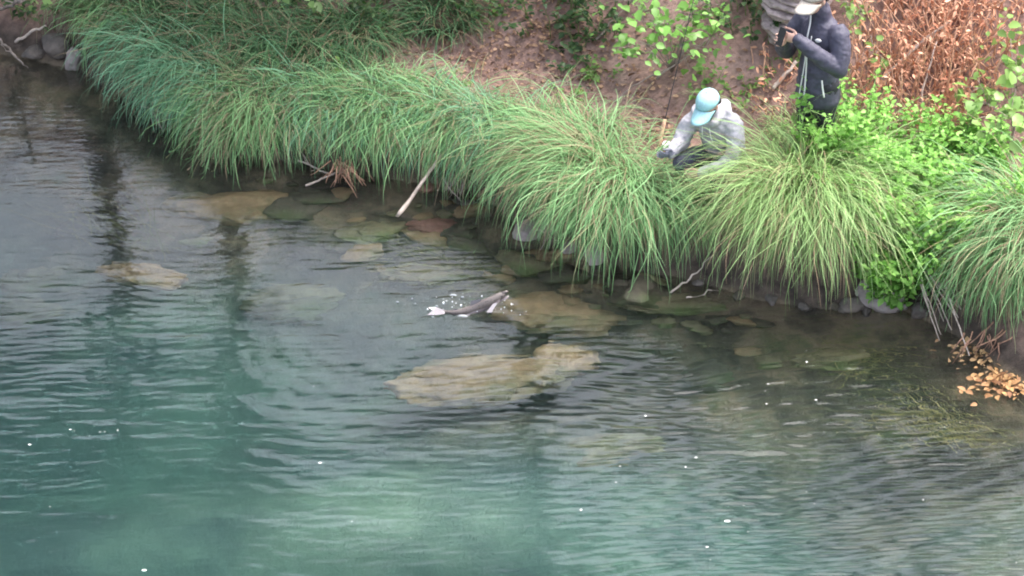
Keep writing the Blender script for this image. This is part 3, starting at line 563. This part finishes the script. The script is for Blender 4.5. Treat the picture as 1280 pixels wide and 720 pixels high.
# ------------------------------------------------------------------ white flecks: sparkle glints put in as white discs, with drifting foam
q = np.random.default_rng(91); V, F = [], []
flk = [(88, 537), (93, 539), (112, 545), (125, 540), (131, 540), (147, 538), (37, 556), (392, 483), (440, 652), (870, 572), (857, 584), (770, 603), (775, 583), (807, 520), (797, 553), (1030, 540), (1008, 615), (1154, 625), (970, 550), (1018, 630), (935, 665), (884, 684), (888, 700), (958, 505), (1020, 500), (1170, 502), (1200, 528), (960, 480)]
for k in range(44):
    px, py = flk[k] if k < len(flk) else (q.uniform(0, 1280), q.uniform(430, 720))
    if k >= len(flk) and px < 420 and py < 560 and q.uniform() < .7: continue
    c = at_z(px, py, .006); r = q.gamma(2.2, .0013)+.001; a = np.linspace(0, 6.28, 7)[:-1]+q.uniform(0, 1); o = len(V)*6
    V.append(np.stack([c[0]+r*(1+1.6*(k % 3 == 0))*np.cos(a), c[1]+r*np.sin(a), np.full(6, c[2]+.002)], -1)); F += [[o, o+1, o+2, o+3], [o, o+3, o+4, o+5]]
fl = mesh_np('glint_flecks', np.vstack(V), np.array(F), plain('white_glint_fleck', (.9, .9, .9), .5)); tag(fl, 'scattered white flecks of glint and drifting foam on the river', 'foam', kind='stuff')
# ------------------------------------------------------------------ people: closed lofts fused into one skin
def crom(P, n):
    P = np.asarray(P, float); m = len(P); s = np.linspace(0, m-1, n); i = np.clip(s.astype(int), 0, m-2); f = (s-i)[:, None]
    p0, p1, p2, p3 = P[np.maximum(i-1, 0)], P[i], P[i+1], P[np.minimum(i+2, m-1)]
    return .5*(2*p1+(p2-p0)*f+(2*p0-5*p1+4*p2-p3)*f**2+(3*p1-p0-3*p2+p3)*f**3)
def limb(pts, rad, n=16, k=14, ell=None, ref=None):   # rounded, tapered; ell: lateral and depth factors per point
    pts = np.asarray(pts, float); P = crom(pts, n); t = np.linspace(0, len(pts)-1, n); r = np.interp(t, np.arange(len(pts)), rad)
    el = np.ones((n, 2)) if ell is None else np.stack([np.interp(t, np.arange(len(pts)), np.asarray(ell)[:, i]) for i in (0, 1)], -1)
    T = unit(np.gradient(P, axis=0)); e0 = min(r[0]*el[0].min(), r[0]); e1 = min(r[-1]*el[-1].min(), r[-1])
    P = np.vstack([P[0]-T[0]*e0*.9, P[0]-T[0]*e0*.6, P, P[-1]+T[-1]*e1*.6, P[-1]+T[-1]*e1*.9]); r = np.concatenate([[r[0]*.45, r[0]*.8], r, [r[-1]*.8, r[-1]*.45]])
    el = np.vstack([el[:1], el[:1], el, el[-1:], el[-1:]]); T = unit(np.gradient(P, axis=0))
    rf = np.array(ref if ref is not None else ([1., 0, 0] if abs(T[:, 2]).mean() > .7 else [0, 0, 1.])); A = unit(np.cross(T, rf)); B = np.cross(T, A); a = np.linspace(0, 2*math.pi, k, endpoint=False)
    V = P[:, None]+(A[:, None]*np.cos(a)[None, :, None]*el[:, None, :1]+B[:, None]*np.sin(a)[None, :, None]*el[:, None, 1:])*r[:, None, None]; m = len(P)
    j = np.arange(k); j2 = (j+1) % k; c = m*k
    return np.vstack([V.reshape(-1, 3), P[:1], P[-1:]]), grid_faces(m, k, True).tolist()+np.stack([np.full(k, c), j2, j], -1).tolist()+np.stack([np.full(k, c+1), (m-1)*k+j, (m-1)*k+j2], -1).tolist()
def ball(c, r, rot=None):
    V, F = ICO[3]; V = V*np.asarray(r)
    if rot is not None: V = V@np.array(rot).T
    return V+np.asarray(c), F.tolist()
def fuse(name, parts, voxel, mat, parent, it=4, fold=0, fs=9, seed=0):
    V, F, off = [], [], 0
    for v, f in parts: V.append(v); F += [[i+off for i in x] for x in f]; off += len(v)
    me = bpy.data.meshes.new(name); me.from_pydata(np.vstack(V).tolist(), [], F); me.update(); o = obj(name, me)
    md = o.modifiers.new('r', 'REMESH'); md.mode = 'VOXEL'; md.voxel_size = voxel
    sm = o.modifiers.new('s', 'SMOOTH'); sm.factor = .5; sm.iterations = it
    bpy.context.view_layer.update(); dg = bpy.context.evaluated_depsgraph_get(); m2 = bpy.data.meshes.new_from_object(o.evaluated_get(dg)); bpy.data.objects.remove(o); bpy.data.meshes.remove(me)
    if fold:
        n = len(m2.vertices); co = np.empty(n*3, np.float32); no = np.empty(n*3, np.float32); m2.vertices.foreach_get('co', co); m2.vertices.foreach_get('normal', no); co = co.reshape(-1, 3); no = no.reshape(-1, 3)
        f = 1-np.abs(fbm(co*fs*np.array([1, 1, 1.6])+seed, seed, 3)); co = co+no*(fold*(f-.6))[:, None]; m2.vertices.foreach_set('co', co.ravel().astype(np.float32)); m2.update()
    m2.polygons.foreach_set('use_smooth', np.ones(len(m2.polygons), bool)); m2.materials.clear(); m2.materials.append(mat); m2.name = name
    return obj(name, m2, parent)
def hand(w, fwd, thumb, curl):
    w = np.asarray(w, float); f = unit(np.asarray(fwd, float)); th = np.asarray(thumb, float); th = unit(th-f*(th@f)); nrm = np.cross(f, th); out = []
    out.append(limb([w, w+f*.04, w+f*.085], [.03, .042, .040], 8, 12, [(1, .75), (1, .42), (1, .38)], ref=nrm))
    for lat, L, r in ((.031, .070, .0088), (.0105, .080, .0092), (-.0105, .074, .0088), (-.031, .058, .0078)):
        p = w+f*.08+th*lat; pts = [p]; a = 0
        for s, c in ((.45, .55), (.32, .75), (.23, .6)):
            a += c*curl; p = p+(f*math.cos(a)+nrm*math.sin(a)+th*lat*1.2)*L*s; pts.append(p)
        out.append(limb(pts, [r, r, r*.92, r*.75], 10, 8))
    p = w+f*.022+th*.03; out.append(limb([p, p+(th*.7+f*.6+nrm*.3)*.035, p+(th*.55+f*1.1+nrm*.6*curl)*.052, p+(th*.4+f*1.5+nrm*.9*curl)*.062], [.014, .012, .0105, .008], 9, 8))
    return out
def head_frame(piv, pitch, yaw):
    return np.array(Matrix.Rotation(yaw, 3, 'Z')@Matrix.Rotation(pitch, 3, 'Y')), np.asarray(piv, float)
def head_parts(H):
    Rm, pv = H; tr = lambda vf: (vf[0]@Rm.T+pv, vf[1]); b = ball
    return [tr(x) for x in (b((.0, 0, .13), (.098, .077, .105)), b((.045, 0, .075), (.058, .056, .065)), b((.085, 0, .04), (.026, .03, .022)), b((.098, 0, .105), (.018, .013, .026)), b((.094, 0, .128), (.014, .011, .028)),
        b((.092, 0, .072), (.012, .024, .008)), b((.092, 0, .06), (.011, .021, .008)), b((.075, .034, .148), (.022, .03, .012)), b((.075, -.034, .148), (.022, .03, .012)), b((.0, .078, .115), (.018, .011, .032)), b((.0, -.078, .115), (.018, .011, .032)), limb([(-.035, 0, -.06), (-.015, 0, .06)], [.058, .055], 6, 14))]
def cap(parent, H, mat, mat2):
    Rm, pv = H; a = np.linspace(0, 2*math.pi, 36, endpoint=False); rows = []
    for t in np.linspace(0, 1, 10):
        el = t*math.pi/2*.98; s = math.cos(el)**.8; seam = 1-.012*np.abs(np.cos(a*3))**12
        rows.append(np.stack([.118*s*np.cos(a)*seam-.002, .094*s*np.sin(a)*seam, np.full(36, .148+.105*math.sin(el))+.012*np.cos(a)*(1-t)], -1))
    V = np.vstack(rows)@Rm.T+pv; F = grid_faces(10, 36, True)
    o = mesh_np('cap', np.vstack([V, V*1.0]), F, mat, parent=parent)
    md = o.modifiers.new('t', 'SOLIDIFY'); md.thickness = .004; md.offset = -1
    u = np.linspace(-1, 1, 15); rows = []
    for s in np.linspace(0, 1, 6):
        y = u*.088*(1-.12*s); x = .112*np.sqrt(np.clip(1-(u*.93)**2, 0, 1))*(1-.35*s)+s*(.075+.105*np.sqrt(np.clip(1-(u*.9)**2, 0, 1)))*.95; z = .155-.035*u**2-.030*s
        rows.append(np.stack([x, y, z], -1))
    br = mesh_np('brim', np.vstack(rows)@Rm.T+pv, grid_faces(6, 15), mat2, parent=o); md = br.modifiers.new('t', 'SOLIDIFY'); md.thickness = .005
    t_, f_ = ball((0, 0, .254), (.008, .008, .005)); mesh_np('cap_button', t_@Rm.T+pv, np.array(f_), mat, parent=o); return o
M_SKIN = plain('skin', (.55, .33, .26), .5, 20, .12); M_NAVY = plain('navy_softshell', (.062, .06, .092), .65, 40, .2, .15); M_HOOD = plain('grey_fleece', (.42, .405, .445), .9, 50, .12, .2)
M_JEAN = plain('slate_trousers', (.085, .085, .125), .85, 40, .2, .2); M_BLACKT = plain('black_trousers', (.022, .022, .03), .8, 40, .3); M_SHOE = plain('dark_boot', (.04, .033, .03), .6, 20, .3)
M_TURQ = plain('turquoise_cap', (.32, .56, .61), .7, 60, .1); M_BEIGE = plain('beige_cap', (.46, .41, .36), .8, 60, .12); M_BEARD = plain('dark_beard', (.022, .017, .02), .85, 80, .4)
M_WHITE = plain('white_trim', (.80, .80, .80), .5); M_GLASS = plain('black_lens', (.01, .01, .012), .12); M_BLACK = plain('black_plastic', (.015, .015, .017), .35); M_CORK = plain('cork_grip', (.52, .33, .22), .8, 60, .3)
M_GLOVE = plain('slate_glove', (.20, .20, .26), .8, 40, .2)
def boots(parent, spots, yaw=0):
    for (x, y) in spots: fuse('boot', [limb([(x-.06, y, .05), (x+.05, y, .05), (x+.16, y, .035)], [.048, .05, .042], 10, 12, [(1, 1), (1, 1), (1.05, .8)]), limb([(x-.04, y, .05), (x-.04, y, .17)], [.05, .052], 6, 12)], .012, M_SHOE, parent, 2)
def face_bits(body, H, glasses):
    Rm, pv = H
    for s in (-1, 1):
        V, F = ball((.083, .033*s, .128), (.014, .016, .011)); mesh_np('eye', V@Rm.T+pv, np.array(F), M_BLACK if glasses else M_WHITE, parent=body)
    V, F = limb([(-.06, -.06, .11), (-.09, 0, .1), (-.06, .06, .11)], [.03, .035, .03], 10, 10); mesh_h = fuse('hair', [(V@Rm.T+pv, F), (ball((-.03, 0, .14), (.085, .081, .09))[0]@Rm.T+pv, ball((0, 0, 0), 1)[1])], .008, M_BEARD, body, 2)
# --- the standing man
def standing(px, py, yaw):
    g = ground(px, py); root = empty('person', g, yaw); tag(root, 'standing man in navy jacket and beige cap looking at a phone in his hands', 'person')
    H = head_frame((.06, 0, 1.57), .20, .15)
    wl, wr = np.array([.325, .075, 1.435]), np.array([.35, -.035, 1.40])
    arms = lambda o: [limb([(-.01, .185, 1.415), (.02, .25, 1.28), (.06, .275, 1.165)], [.070+o, .062+o, .056+o]), limb([(.06, .275, 1.165), (.20, .19, 1.29), wl], [.056+o, .050+o, .034+o*.8]),
                      limb([(-.01, -.185, 1.415), (.06, -.25, 1.27), (.13, -.255, 1.145)], [.070+o, .062+o, .056+o]), limb([(.13, -.255, 1.145), (.25, -.16, 1.26), wr], [.056+o, .050+o, .034+o*.8])]
    legs = lambda o: [limb([(0, s*.10, .95), (.01, s*.115, .5), (-.03, s*.12, .09)], [.095+o, .062+o, .046+o], 20) for s in (-1, 1)]
    tor = lambda o, lo, w: limb([(0, 0, lo), (0, 0, 1.0), (-.01, 0, 1.15), (.0, 0, 1.32), (0, 0, 1.43), (.02, 0, 1.50)], [1]*6, 22, 24, [(.185*w+o, .135*w+o), (.175+o, .125+o), (.165+o, .115+o), (.185+o, .125+o), (.165+o, .095+o), (.065+o, .065+o)], ref=(1, 0, 0))
    hands = hand(wl, (.75, -.55, .25), (-.2, .1, 1), .95)+hand(wr, (.8, .45, .2), (-.2, -.1, 1), .95)
    body = fuse('body', [tor(-.02, .9, 1)]+arms(-.018)+legs(-.012)+head_parts(H)+hands+[ball((-.0, s*.12, .04), (.1, .04, .035)) for s in (-1, 1)], .0055, M_SKIN, root, 3)
    face_bits(body, H, True)
    jk = fuse('jacket', [tor(.012, .80, 1.06)]+arms(.018)+[limb([(.0, 0, 1.46), (.035, 0, 1.585)], [.088, .082], 8, 18)], .009, M_NAVY, root, 3, .012, 8, 3)
    fuse('trousers', legs(.008)+[ball((0, 0, .90), (.13, .17, .13))], .012, M_BLACKT, root, 3, .01, 9, 4); boots(root, [(0, .125), (0, -.125)])
    c = cap(root, H, M_BEIGE, M_BEIGE)
    Rm, pv = H; tr = lambda p: (np.asarray(p)@Rm.T+pv)
    sg_ = fuse('sunglasses', [(v@Rm.T+pv, f) for v, f in [ball((.098, .034, .125), (.008, .028, .018)), ball((.098, -.034, .125), (.008, .028, .018)), limb([(.1, -.06, .133), (.108, 0, .135), (.1, .06, .133)], [.005]*3, 8, 6), limb([(.095, .062, .132), (0, .083, .128)], [.005, .004], 5, 6), limb([(.095, -.062, .132), (0, -.083, .128)], [.005, .004], 5, 6)]], .003, M_GLASS, root, 1)
    # white zips lie on the jacket front, the flap hangs open below the waist
    zp = np.array([(.125, .0, 1.58), (.128, .0, 1.48), (.150, .005, 1.40), (.168, .01, 1.30), (.160, .015, 1.18), (.164, .02, 1.05), (.178, .03, .92), (.188, .035, .80)]); zp = crom(zp, 22)
    tube('zip', zp, .0065, M_WHITE, jk, 6); tube('zip_lining', crom(zp[11:]+np.array([.004, -.05, 0])*np.linspace(.2, 1.2, 11)[:, None], 12), .005, M_WHITE, jk, 6)
    tube('pocket_zip', crom([(.125, .165, 1.04), (.128, .180, .98), (.12, .195, .90)], 8), .0065, M_WHITE, jk, 6); tube('chest_zip', crom([(.158, .055, 1.40), (.166, .055, 1.33)], 5), .004, M_WHITE, jk, 6)
    V, F = ball((.135, .108, 1.375), (.007, .026, .016), Matrix.Rotation(.65, 3, 'Z')); mesh_np('chest_logo', V, np.array(F), M_WHITE, parent=jk)
    for w, f in ((wl, (.75, -.55, .25)), (wr, (.8, .45, .2))): tube('cuff', np.array([w-unit(np.array(f))*.03, w-unit(np.array(f))*.0]), .041, M_NAVY, jk, 14)
    ph = empty('phone', g, yaw); tag(ph, 'dark mobile phone held up by the man in the navy jacket', 'phone')
    Q = np.array(Matrix.Rotation(-.35, 3, 'Y')); V = np.array([[x, y, z] for x in (-.004, .004) for y in (-.036, .036) for z in (-.074, .074)])@Q.T+np.array([.452, .015, 1.475])
    bx = np.array([[0, 1, 3, 2], [4, 6, 7, 5], [0, 4, 5, 1], [2, 3, 7, 6], [0, 2, 6, 4], [1, 5, 7, 3]]); case = mesh_np('case', V, bx, M_BLACK, smooth_=False, parent=ph); md = case.modifiers.new('b', 'BEVEL'); md.width = .003; md.segments = 2
    V2 = np.array([[-.0052, y, z] for y in (-.032, .032) for z in (-.068, .068)])@Q.T+np.array([.452, .015, 1.475]); mesh_np('screen', V2, np.array([[0, 1, 3, 2]]), M_GLASS, smooth_=False, parent=ph)
    root.scale = ph.scale = (.92, .92, .92); return root
standing(1016, 228, math.atan2(-.62, -.78))
# --- the crouching angler
def crouching(px, py, yaw):
    g = ground(px, py); root = empty('person', g, yaw); tag(root, 'crouching angler in grey hoodie and turquoise cap behind the sedge', 'person')
    H = head_frame((.16, 0, .905), .46, .05)
    wl, wr = np.array([.40, .08, .47]), np.array([.44, -.20, .58]); fl, fr = (.55, -.75, -.35), (.9, -.1, .15)
    arms = lambda o: [limb([(.07, .155, .82), (.13, .225, .68), (.19, .235, .55)], [.072+o, .064+o, .057+o]), limb([(.19, .235, .55), (.31, .17, .50), wl], [.057+o, .050+o, .034+o*.8]),
                      limb([(.07, -.155, .82), (.16, -.225, .69), (.24, -.235, .575)], [.072+o, .064+o, .057+o]), limb([(.24, -.235, .575), (.34, -.225, .575), wr], [.057+o, .050+o, .034+o*.8])]
    legs = lambda o: [limb([(-.08, s*.10, .33), (.14, s*.14, .43), (.34, s*.16, .46)], [.095+o, .08+o, .064+o], 14) for s in (-1, 1)]+[limb([(.34, s*.16, .46), (.20, s*.16, .27), (.06, s*.16, .09)], [.062+o, .058+o, .045+o], 14) for s in (-1, 1)]
    tor = lambda o: limb([(-.12, 0, .34), (-.07, 0, .47), (.0, 0, .61), (.05, 0, .75), (.09, 0, .85), (.13, 0, .90)], [1]*6, 22, 24, [(.16+o, .13+o), (.155+o, .12+o), (.155+o, .12+o), (.165+o, .115+o), (.14+o, .09+o), (.065+o, .06+o)], ref=(1, 0, -.5))
    body = fuse('body', [tor(-.02)]+arms(-.018)+legs(-.014)+head_parts(H)+hand(wl, fl, (.3, 0, 1), .7)+[ball((.1, s*.16, .04), (.1, .04, .035)) for s in (-1, 1)], .0055, M_SKIN, root, 3)
    face_bits(body, H, False); Rm, pv = H
    fuse('beard', [(v@Rm.T+pv, f) for v, f in [ball((.05, 0, .062), (.066, .065, .052)), ball((.06, 0, .03), (.055, .05, .05)), ball((.02, .055, .09), (.03, .022, .04)), ball((.02, -.055, .09), (.03, .022, .04))]], .006, M_BEARD, body, 3)
    fuse('glove', hand(wr, fr, (0, .6, .8), .55)+[limb([wr-.03*unit(np.array(fr)), wr+.02*unit(np.array(fr))], [.040, .036], 5, 12)], .005, M_GLOVE, root, 2)
    hd = fuse('hoodie', [tor(.022)]+arms(.012)+[ball((.06, 0, .905), (.10, .12, .05), Matrix.Rotation(.5, 3, 'Y')), limb([(.08, .10, .90), (.20, .06, .85), (.22, 0, .82)], [.04, .034, .03]), limb([(.08, -.10, .90), (.20, -.06, .85), (.22, 0, .82)], [.04, .034, .03])], .010, M_HOOD, root, 3, .02, 7, 8)
    for s in (-1, 1): tube('drawstring', crom([(.235, s*.035, .82), (.225, s*.04, .74), (.20, s*.05, .66)], 8), .004, M_WHITE, hd, 5)
    fuse('trousers', legs(.008)+[ball((-.09, 0, .34), (.13, .18, .12))], .010, M_JEAN, root, 3, .014, 8, 9); boots(root, [(.10, .16), (.10, -.16)])
    cap(root, H, M_TURQ, M_TURQ); root.scale = (.89, .89, .89); return root
crouching(898, 250, math.atan2(-.80, -.60))
# ------------------------------------------------------------------ fishing rod leaning on the shrub
rb = ground(822, 197)+np.array([0, 0, .05]); d_ = ray(853, 58); r2 = _cam+d_*((rb[1]+.45-_cam[1])/d_[1]); dr = unit(r2-rb)
rod = tag(empty('fishing_rod', rb), 'dark fishing rod with cork grip and white reel beside the crouching angler', 'fishing rod'); L_ = 2.3
tube('rod_blank', [dr*t for t in np.linspace(.0, L_, 12)], np.linspace(.0045, .0015, 12), M_BLACK, rod, 8)
tube('cork_grip', [dr*t for t in np.linspace(.02, .24, 8)], [.012, .015, .016, .015, .014, .0155, .015, .012], M_CORK, rod, 12); tube('butt_cap', [dr*-.015, dr*.02], .014, M_BLACK, rod, 12)
sd_ = unit(np.cross(dr, np.array([0, 1., 0]))); nr = unit(np.cross(sd_, dr)); rc = dr*.05-sd_*.055+nr*.0
rl = tube('reel', [rc-nr*.016, rc-nr*.014, rc+nr*.014, rc+nr*.016], [.028, .036, .036, .028], M_WHITE, rod, 20); tube('reel_foot', [rc+sd_*.03, dr*.05], .006, M_BLACK, rl, 6); tube('reel_handle', [rc+nr*.02, rc+nr*.02-sd_*.045, rc+nr*.045-sd_*.045], .005, M_BLACK, rl, 6)
for k in range(6):
    t = .55+k*.3; a = np.linspace(0, 2*math.pi, 13); c = dr*t-sd_*.014; tube('line_guide', [c+(sd_*math.cos(x)+nr*math.sin(x))*.009 for x in a], .0016, M_BLACK, rod, 5)
# ------------------------------------------------------------------ the hooked fish at the surface
sp = crom([at_z(553, 390, .004), at_z(572, 391, .0), at_z(592, 387, .012), at_z(612, 378, .065), at_z(632, 366.5, .115)], 26); fc = sp[0].copy(); fish = tag(empty('fish', fc), 'silver grey trout thrashing at the surface with its head raised', 'fish')
M_FISH, N_, L2, B_ = mat_new('wet_silver_fish'); tc_ = N_.new('ShaderNodeTexCoord'); v_ = N_.new('ShaderNodeTexVoronoi'); v_.inputs['Scale'].default_value = 60; L2.new(tc_.outputs['Object'], v_.inputs['Vector'])
L2.new(mixc(N_, L2, ramp(N_, L2, v_.outputs['Distance'], [(.18, (1, 1, 1)), (.3, (0, 0, 0))]), (.13, .11, .105), (.04, .032, .03)), B_.inputs['Base Color']); B_.inputs['Roughness'].default_value = .3
M_FIN = plain('pale_fin', (.22, .205, .225), .3); M_BELLY = plain('white_belly', (.20, .17, .18), .3)
t_ = np.linspace(0, 1, 26); prof = np.interp(t_, [0, .12, .45, .7, .88, .96, 1], [.013, .017, .040, .046, .036, .024, .010])
V, F, caps = tube_geo(sp-fc, prof, 18, 0, 0, (.68, 1.0)); fb = poly_mesh('body', V, F, caps, M_FISH, fish)
def fin(name, pts, mat, parent=fish, th=.004):
    P = np.array(pts)-fc; n = len(P); V = np.vstack([P+[0, 0, th/2], P-[0, 0, th/2]]); me = bpy.data.meshes.new(name)
    me.from_pydata(V.tolist(), [], [list(range(n)), list(range(n, 2*n))[::-1]]+[[i, i+n, (i+1) % n+n, (i+1) % n] for i in range(n)]); me.materials.append(mat); return obj(name, me, parent)
M_WETW = plain('wet_white', (.42, .42, .46), .15)
fin('tail_fin', [at_z(556, 388, .012), at_z(545, 384, .03), at_z(535, 384.5, .035), at_z(541, 388.5, .02), at_z(534, 394, .012), at_z(546, 394, .008), at_z(556, 392.5, .010)], M_FIN)
sdir2 = np.array([0, -.45, .9])
fin('dorsal_fin', [sp[11]+[0, 0, .03], sp[12]+[-.01, 0, .075], sp[15]+[0, 0, .07], sp[16]+[0, 0, .035]], M_FIN)
fin('pectoral_fin', [sp[20]+[.0, -.03, -.01], sp[18]+[-.01, -.075, -.03], sp[19]+[.01, -.08, -.04], sp[21]+[.01, -.03, -.015]], M_FIN)
fin('adipose_fin', [sp[5]+[0, 0, .018], sp[5]+[-.012, 0, .035], sp[7]+[0, 0, .024]], M_FIN)
fin('pelvic_fin', [sp[10]+[0, -.03, -.01], sp[8]+[0, -.06, -.012], sp[9]+[.01, -.065, -.014], sp[12]+[0, -.03, -.012]], M_FIN)
tube('lower_jaw', np.array([sp[22]+[.005, -.012, -.024], sp[24]+[.015, -.010, -.028], sp[25]+[.022, -.008, -.016]])-fc, [.014, .012, .006], M_BELLY, fb, 10, 0, 0, (1, .6)); tube('upper_jaw', np.array([sp[23]+[0, 0, .016], sp[25]+[.006, 0, .014], sp[25]+[.02, 0, .012]])-fc, [.014, .011, .006], M_FISH, fb, 10)
tube('belly', sp[3:23]-fc+np.array([0, -.006, -.014]), np.interp(np.linspace(0, 1, 20), [0, .5, 1], [.006, .027, .022]), M_BELLY, fb, 12)
V, F = ball(sp[23]-fc+np.array([0, -.022, .006]), .0065); mesh_np('eye', V, np.array(F), M_BLACK, parent=fb)
M_FOAM_GLINT = plain('splash_foam_glint', (.5, .52, .54), .3)
sp_ = [(at_z(497, 377, .01), .012), (at_z(515, 373, .012), .008), (at_z(519, 379, .01), .008), (at_z(546, 382.5, .008), .012), (at_z(578, 394.5, .004), .035), (at_z(541, 396, .004), .012), (at_z(566, 368.5, .01), .028), (at_z(578, 371, .01), .015)]
q = np.random.default_rng(8)
for k, (c, r) in enumerate(sp_):                      # thin white sheets: splash foam, some standing for glints on the ripples
    a = np.linspace(0, 2*math.pi, 14, endpoint=False); rr = r*(1+.4*q.normal(0, 1, 14).clip(-1, 1)*.5); V = np.vstack([np.stack([c[0]+rr*np.cos(a), c[1]+rr*.22*np.sin(a), np.full(14, c[2]-.006)], -1), np.stack([c[0]+rr*.6*np.cos(a), c[1]+rr*.12*np.sin(a), np.full(14, c[2]+.004)], -1)])
    F = grid_faces(2, 14, True).tolist()+[list(range(14, 28))]; me = bpy.data.meshes.new('foam_glint_patch'); me.from_pydata(V.tolist(), [], F); me.materials.append(M_FOAM_GLINT); tag(obj('foam_glint_patch', me), 'small white patch of splash foam and glint next to the thrashing fish', 'foam', 'splash foam and glints around the fish')

q = np.random.default_rng(18); V, F, off = [], [], 0
for k in range(70):                                   # droplets thrown up by the fish
    c = at_z(q.choice([545, 560, 590, 625])+q.normal(0, 14), 386+q.normal(0, 5), 0)+np.array([0, 0, abs(q.normal(0, .04))+.006]); v0, f0 = ICO[3]; s = q.gamma(2, .0013)+.001; V.append(v0[:12]*s+c); F.append(np.array([[0, 1, 2], [0, 2, 3], [0, 3, 4], [0, 4, 5], [0, 5, 1], [1, 5, 6], [1, 6, 7], [1, 2, 7], [2, 7, 8], [2, 3, 8], [3, 8, 9], [3, 4, 9], [4, 9, 10], [4, 5, 10], [5, 6, 10], [6, 7, 11], [7, 8, 11], [8, 9, 11], [9, 10, 11], [6, 10, 11]])+off); off += 12
tag(mesh_np('spray_droplets', np.vstack(V), np.vstack(F), plain('spray', (.85, .87, .9), .1)), 'fine spray of droplets round the thrashing fish', 'splash', kind='stuff')
# ------------------------------------------------------------------ trees up the slope: they shade the bank and stand in the river's reflection
def tree(x, y, h, cr, n, label, seed, lo=(.03, .075, .02), hi=(.10, .20, .05), over=(0, -.8), leaf=.13):
    q = np.random.default_rng(seed); z = hgt(x, y); root = empty('tree', (x, y, z-.1)); tag(root, label, 'tree', 'trees up the slope')
    tp = np.array([over[0]*.5, over[1]*.5, h*.7]); pts = bend((0, 0, 0), tp, 12, (0, 0, 0), .05, seed); tr = tube('trunk', pts, np.linspace(.16, .07, 12), M_BARK, root, 10, .03, seed); cl = []
    for k in range(9):
        i = q.integers(5, 12); e = np.array([over[0], over[1], h])+q.normal(0, .5, 3)*np.array([cr, cr, cr*.6]); tube('limb', bend(pts[i], e, 8, (0, 0, .2), .06, seed+k), np.linspace(.05, .012, 8), M_BARK, tr, 6); cl.append(e)
        for _ in range(4): cl.append(e+q.normal(0, .38, 3)*cr*np.array([1, 1, .7]))
    cl = np.array(cl); c = cl[q.integers(0, len(cl), n)]+q.normal(0, .22, (n, 3))*cr; s = leaf*q.uniform(.6, 1.3, n)
    V, F, cc = leaves_geo(q, c, s, q.uniform(0, 6.28, n), q.normal(-.2, .5, n), tints(q, n, lo, hi), .9); mesh_np('crown', V, F, M_LEAF, cc, parent=root); return root
TR = [(-5.6, 5.6, 4.4, 1.7, 4200, (.3, -1.6), 'tree overhanging the driftwood roots at the shaded pool'), (-2.6, 5.3, 4.3, 1.6, 4200, (0, -1.7), 'tree overhanging the shaded sedge'), (.2, 4.6, 4.2, 1.3, 3000, (-.3, -1.2), 'tree above the lone dark grass clump'),
 (-8.5, 6.5, 5, 2, 4500, (.3, -1.2), 'tree beyond the shaded pool'), (-4.2, 8.6, 5.2, 1.9, 4500, (0, -.5), 'tree high behind the shaded sedge'), (-7.2, 6.4, 4.8, 1.8, 4500, (.4, -.8), 'tree leaning over the far side of the shaded pool'), (2.6, 8.6, 5.2, 1.9, 4500, (.2, -.4), 'tree high above the dead brush'), (6.6, 7.4, 5.2, 2.0, 4500, (0, -.6), 'tree downstream of the bramble')]
for k, (x, y, h, cr, n, ov, lb) in enumerate(TR):
    t = tree(x, y, h, cr, n, lb, 800+k, over=ov, leaf=.2)
    if k < 2:                                         # low twigs of the overhanging trees, leaf by leaf
        b = t.location; V = LEAF_V.copy(); V[:, 2] *= 1.6; me = mesh_np('leaf', V, LEAF_T, M_LF3, link=False); q = np.random.default_rng(k)
        for (lx, ly, m_, yy) in ([(44, 2, 7, 3.6)] if k == 0 else [(352, -4, 6, 2.6), (388, -2, 4, 2.6)]):
            d = ray(lx, ly); tip = _cam+d*((yy-_cam[1])/d[1]); tube('low_twig', bend(np.array([0, 0, 2.2]), tip-np.array(b), 10, (0, 0, .3), .03, 5), np.linspace(.02, .003, 10), M_BARK, t, 5)
            for j in range(m_): o = obj('leaf', me, t); o.location = tip-np.array(b)+q.normal(0, .045, 3); s = .09*q.uniform(.7, 1.2); o.scale = (s, s, s); o.rotation_euler = (q.normal(.4, .4), q.normal(.4, .4), q.uniform(0, 6.28))
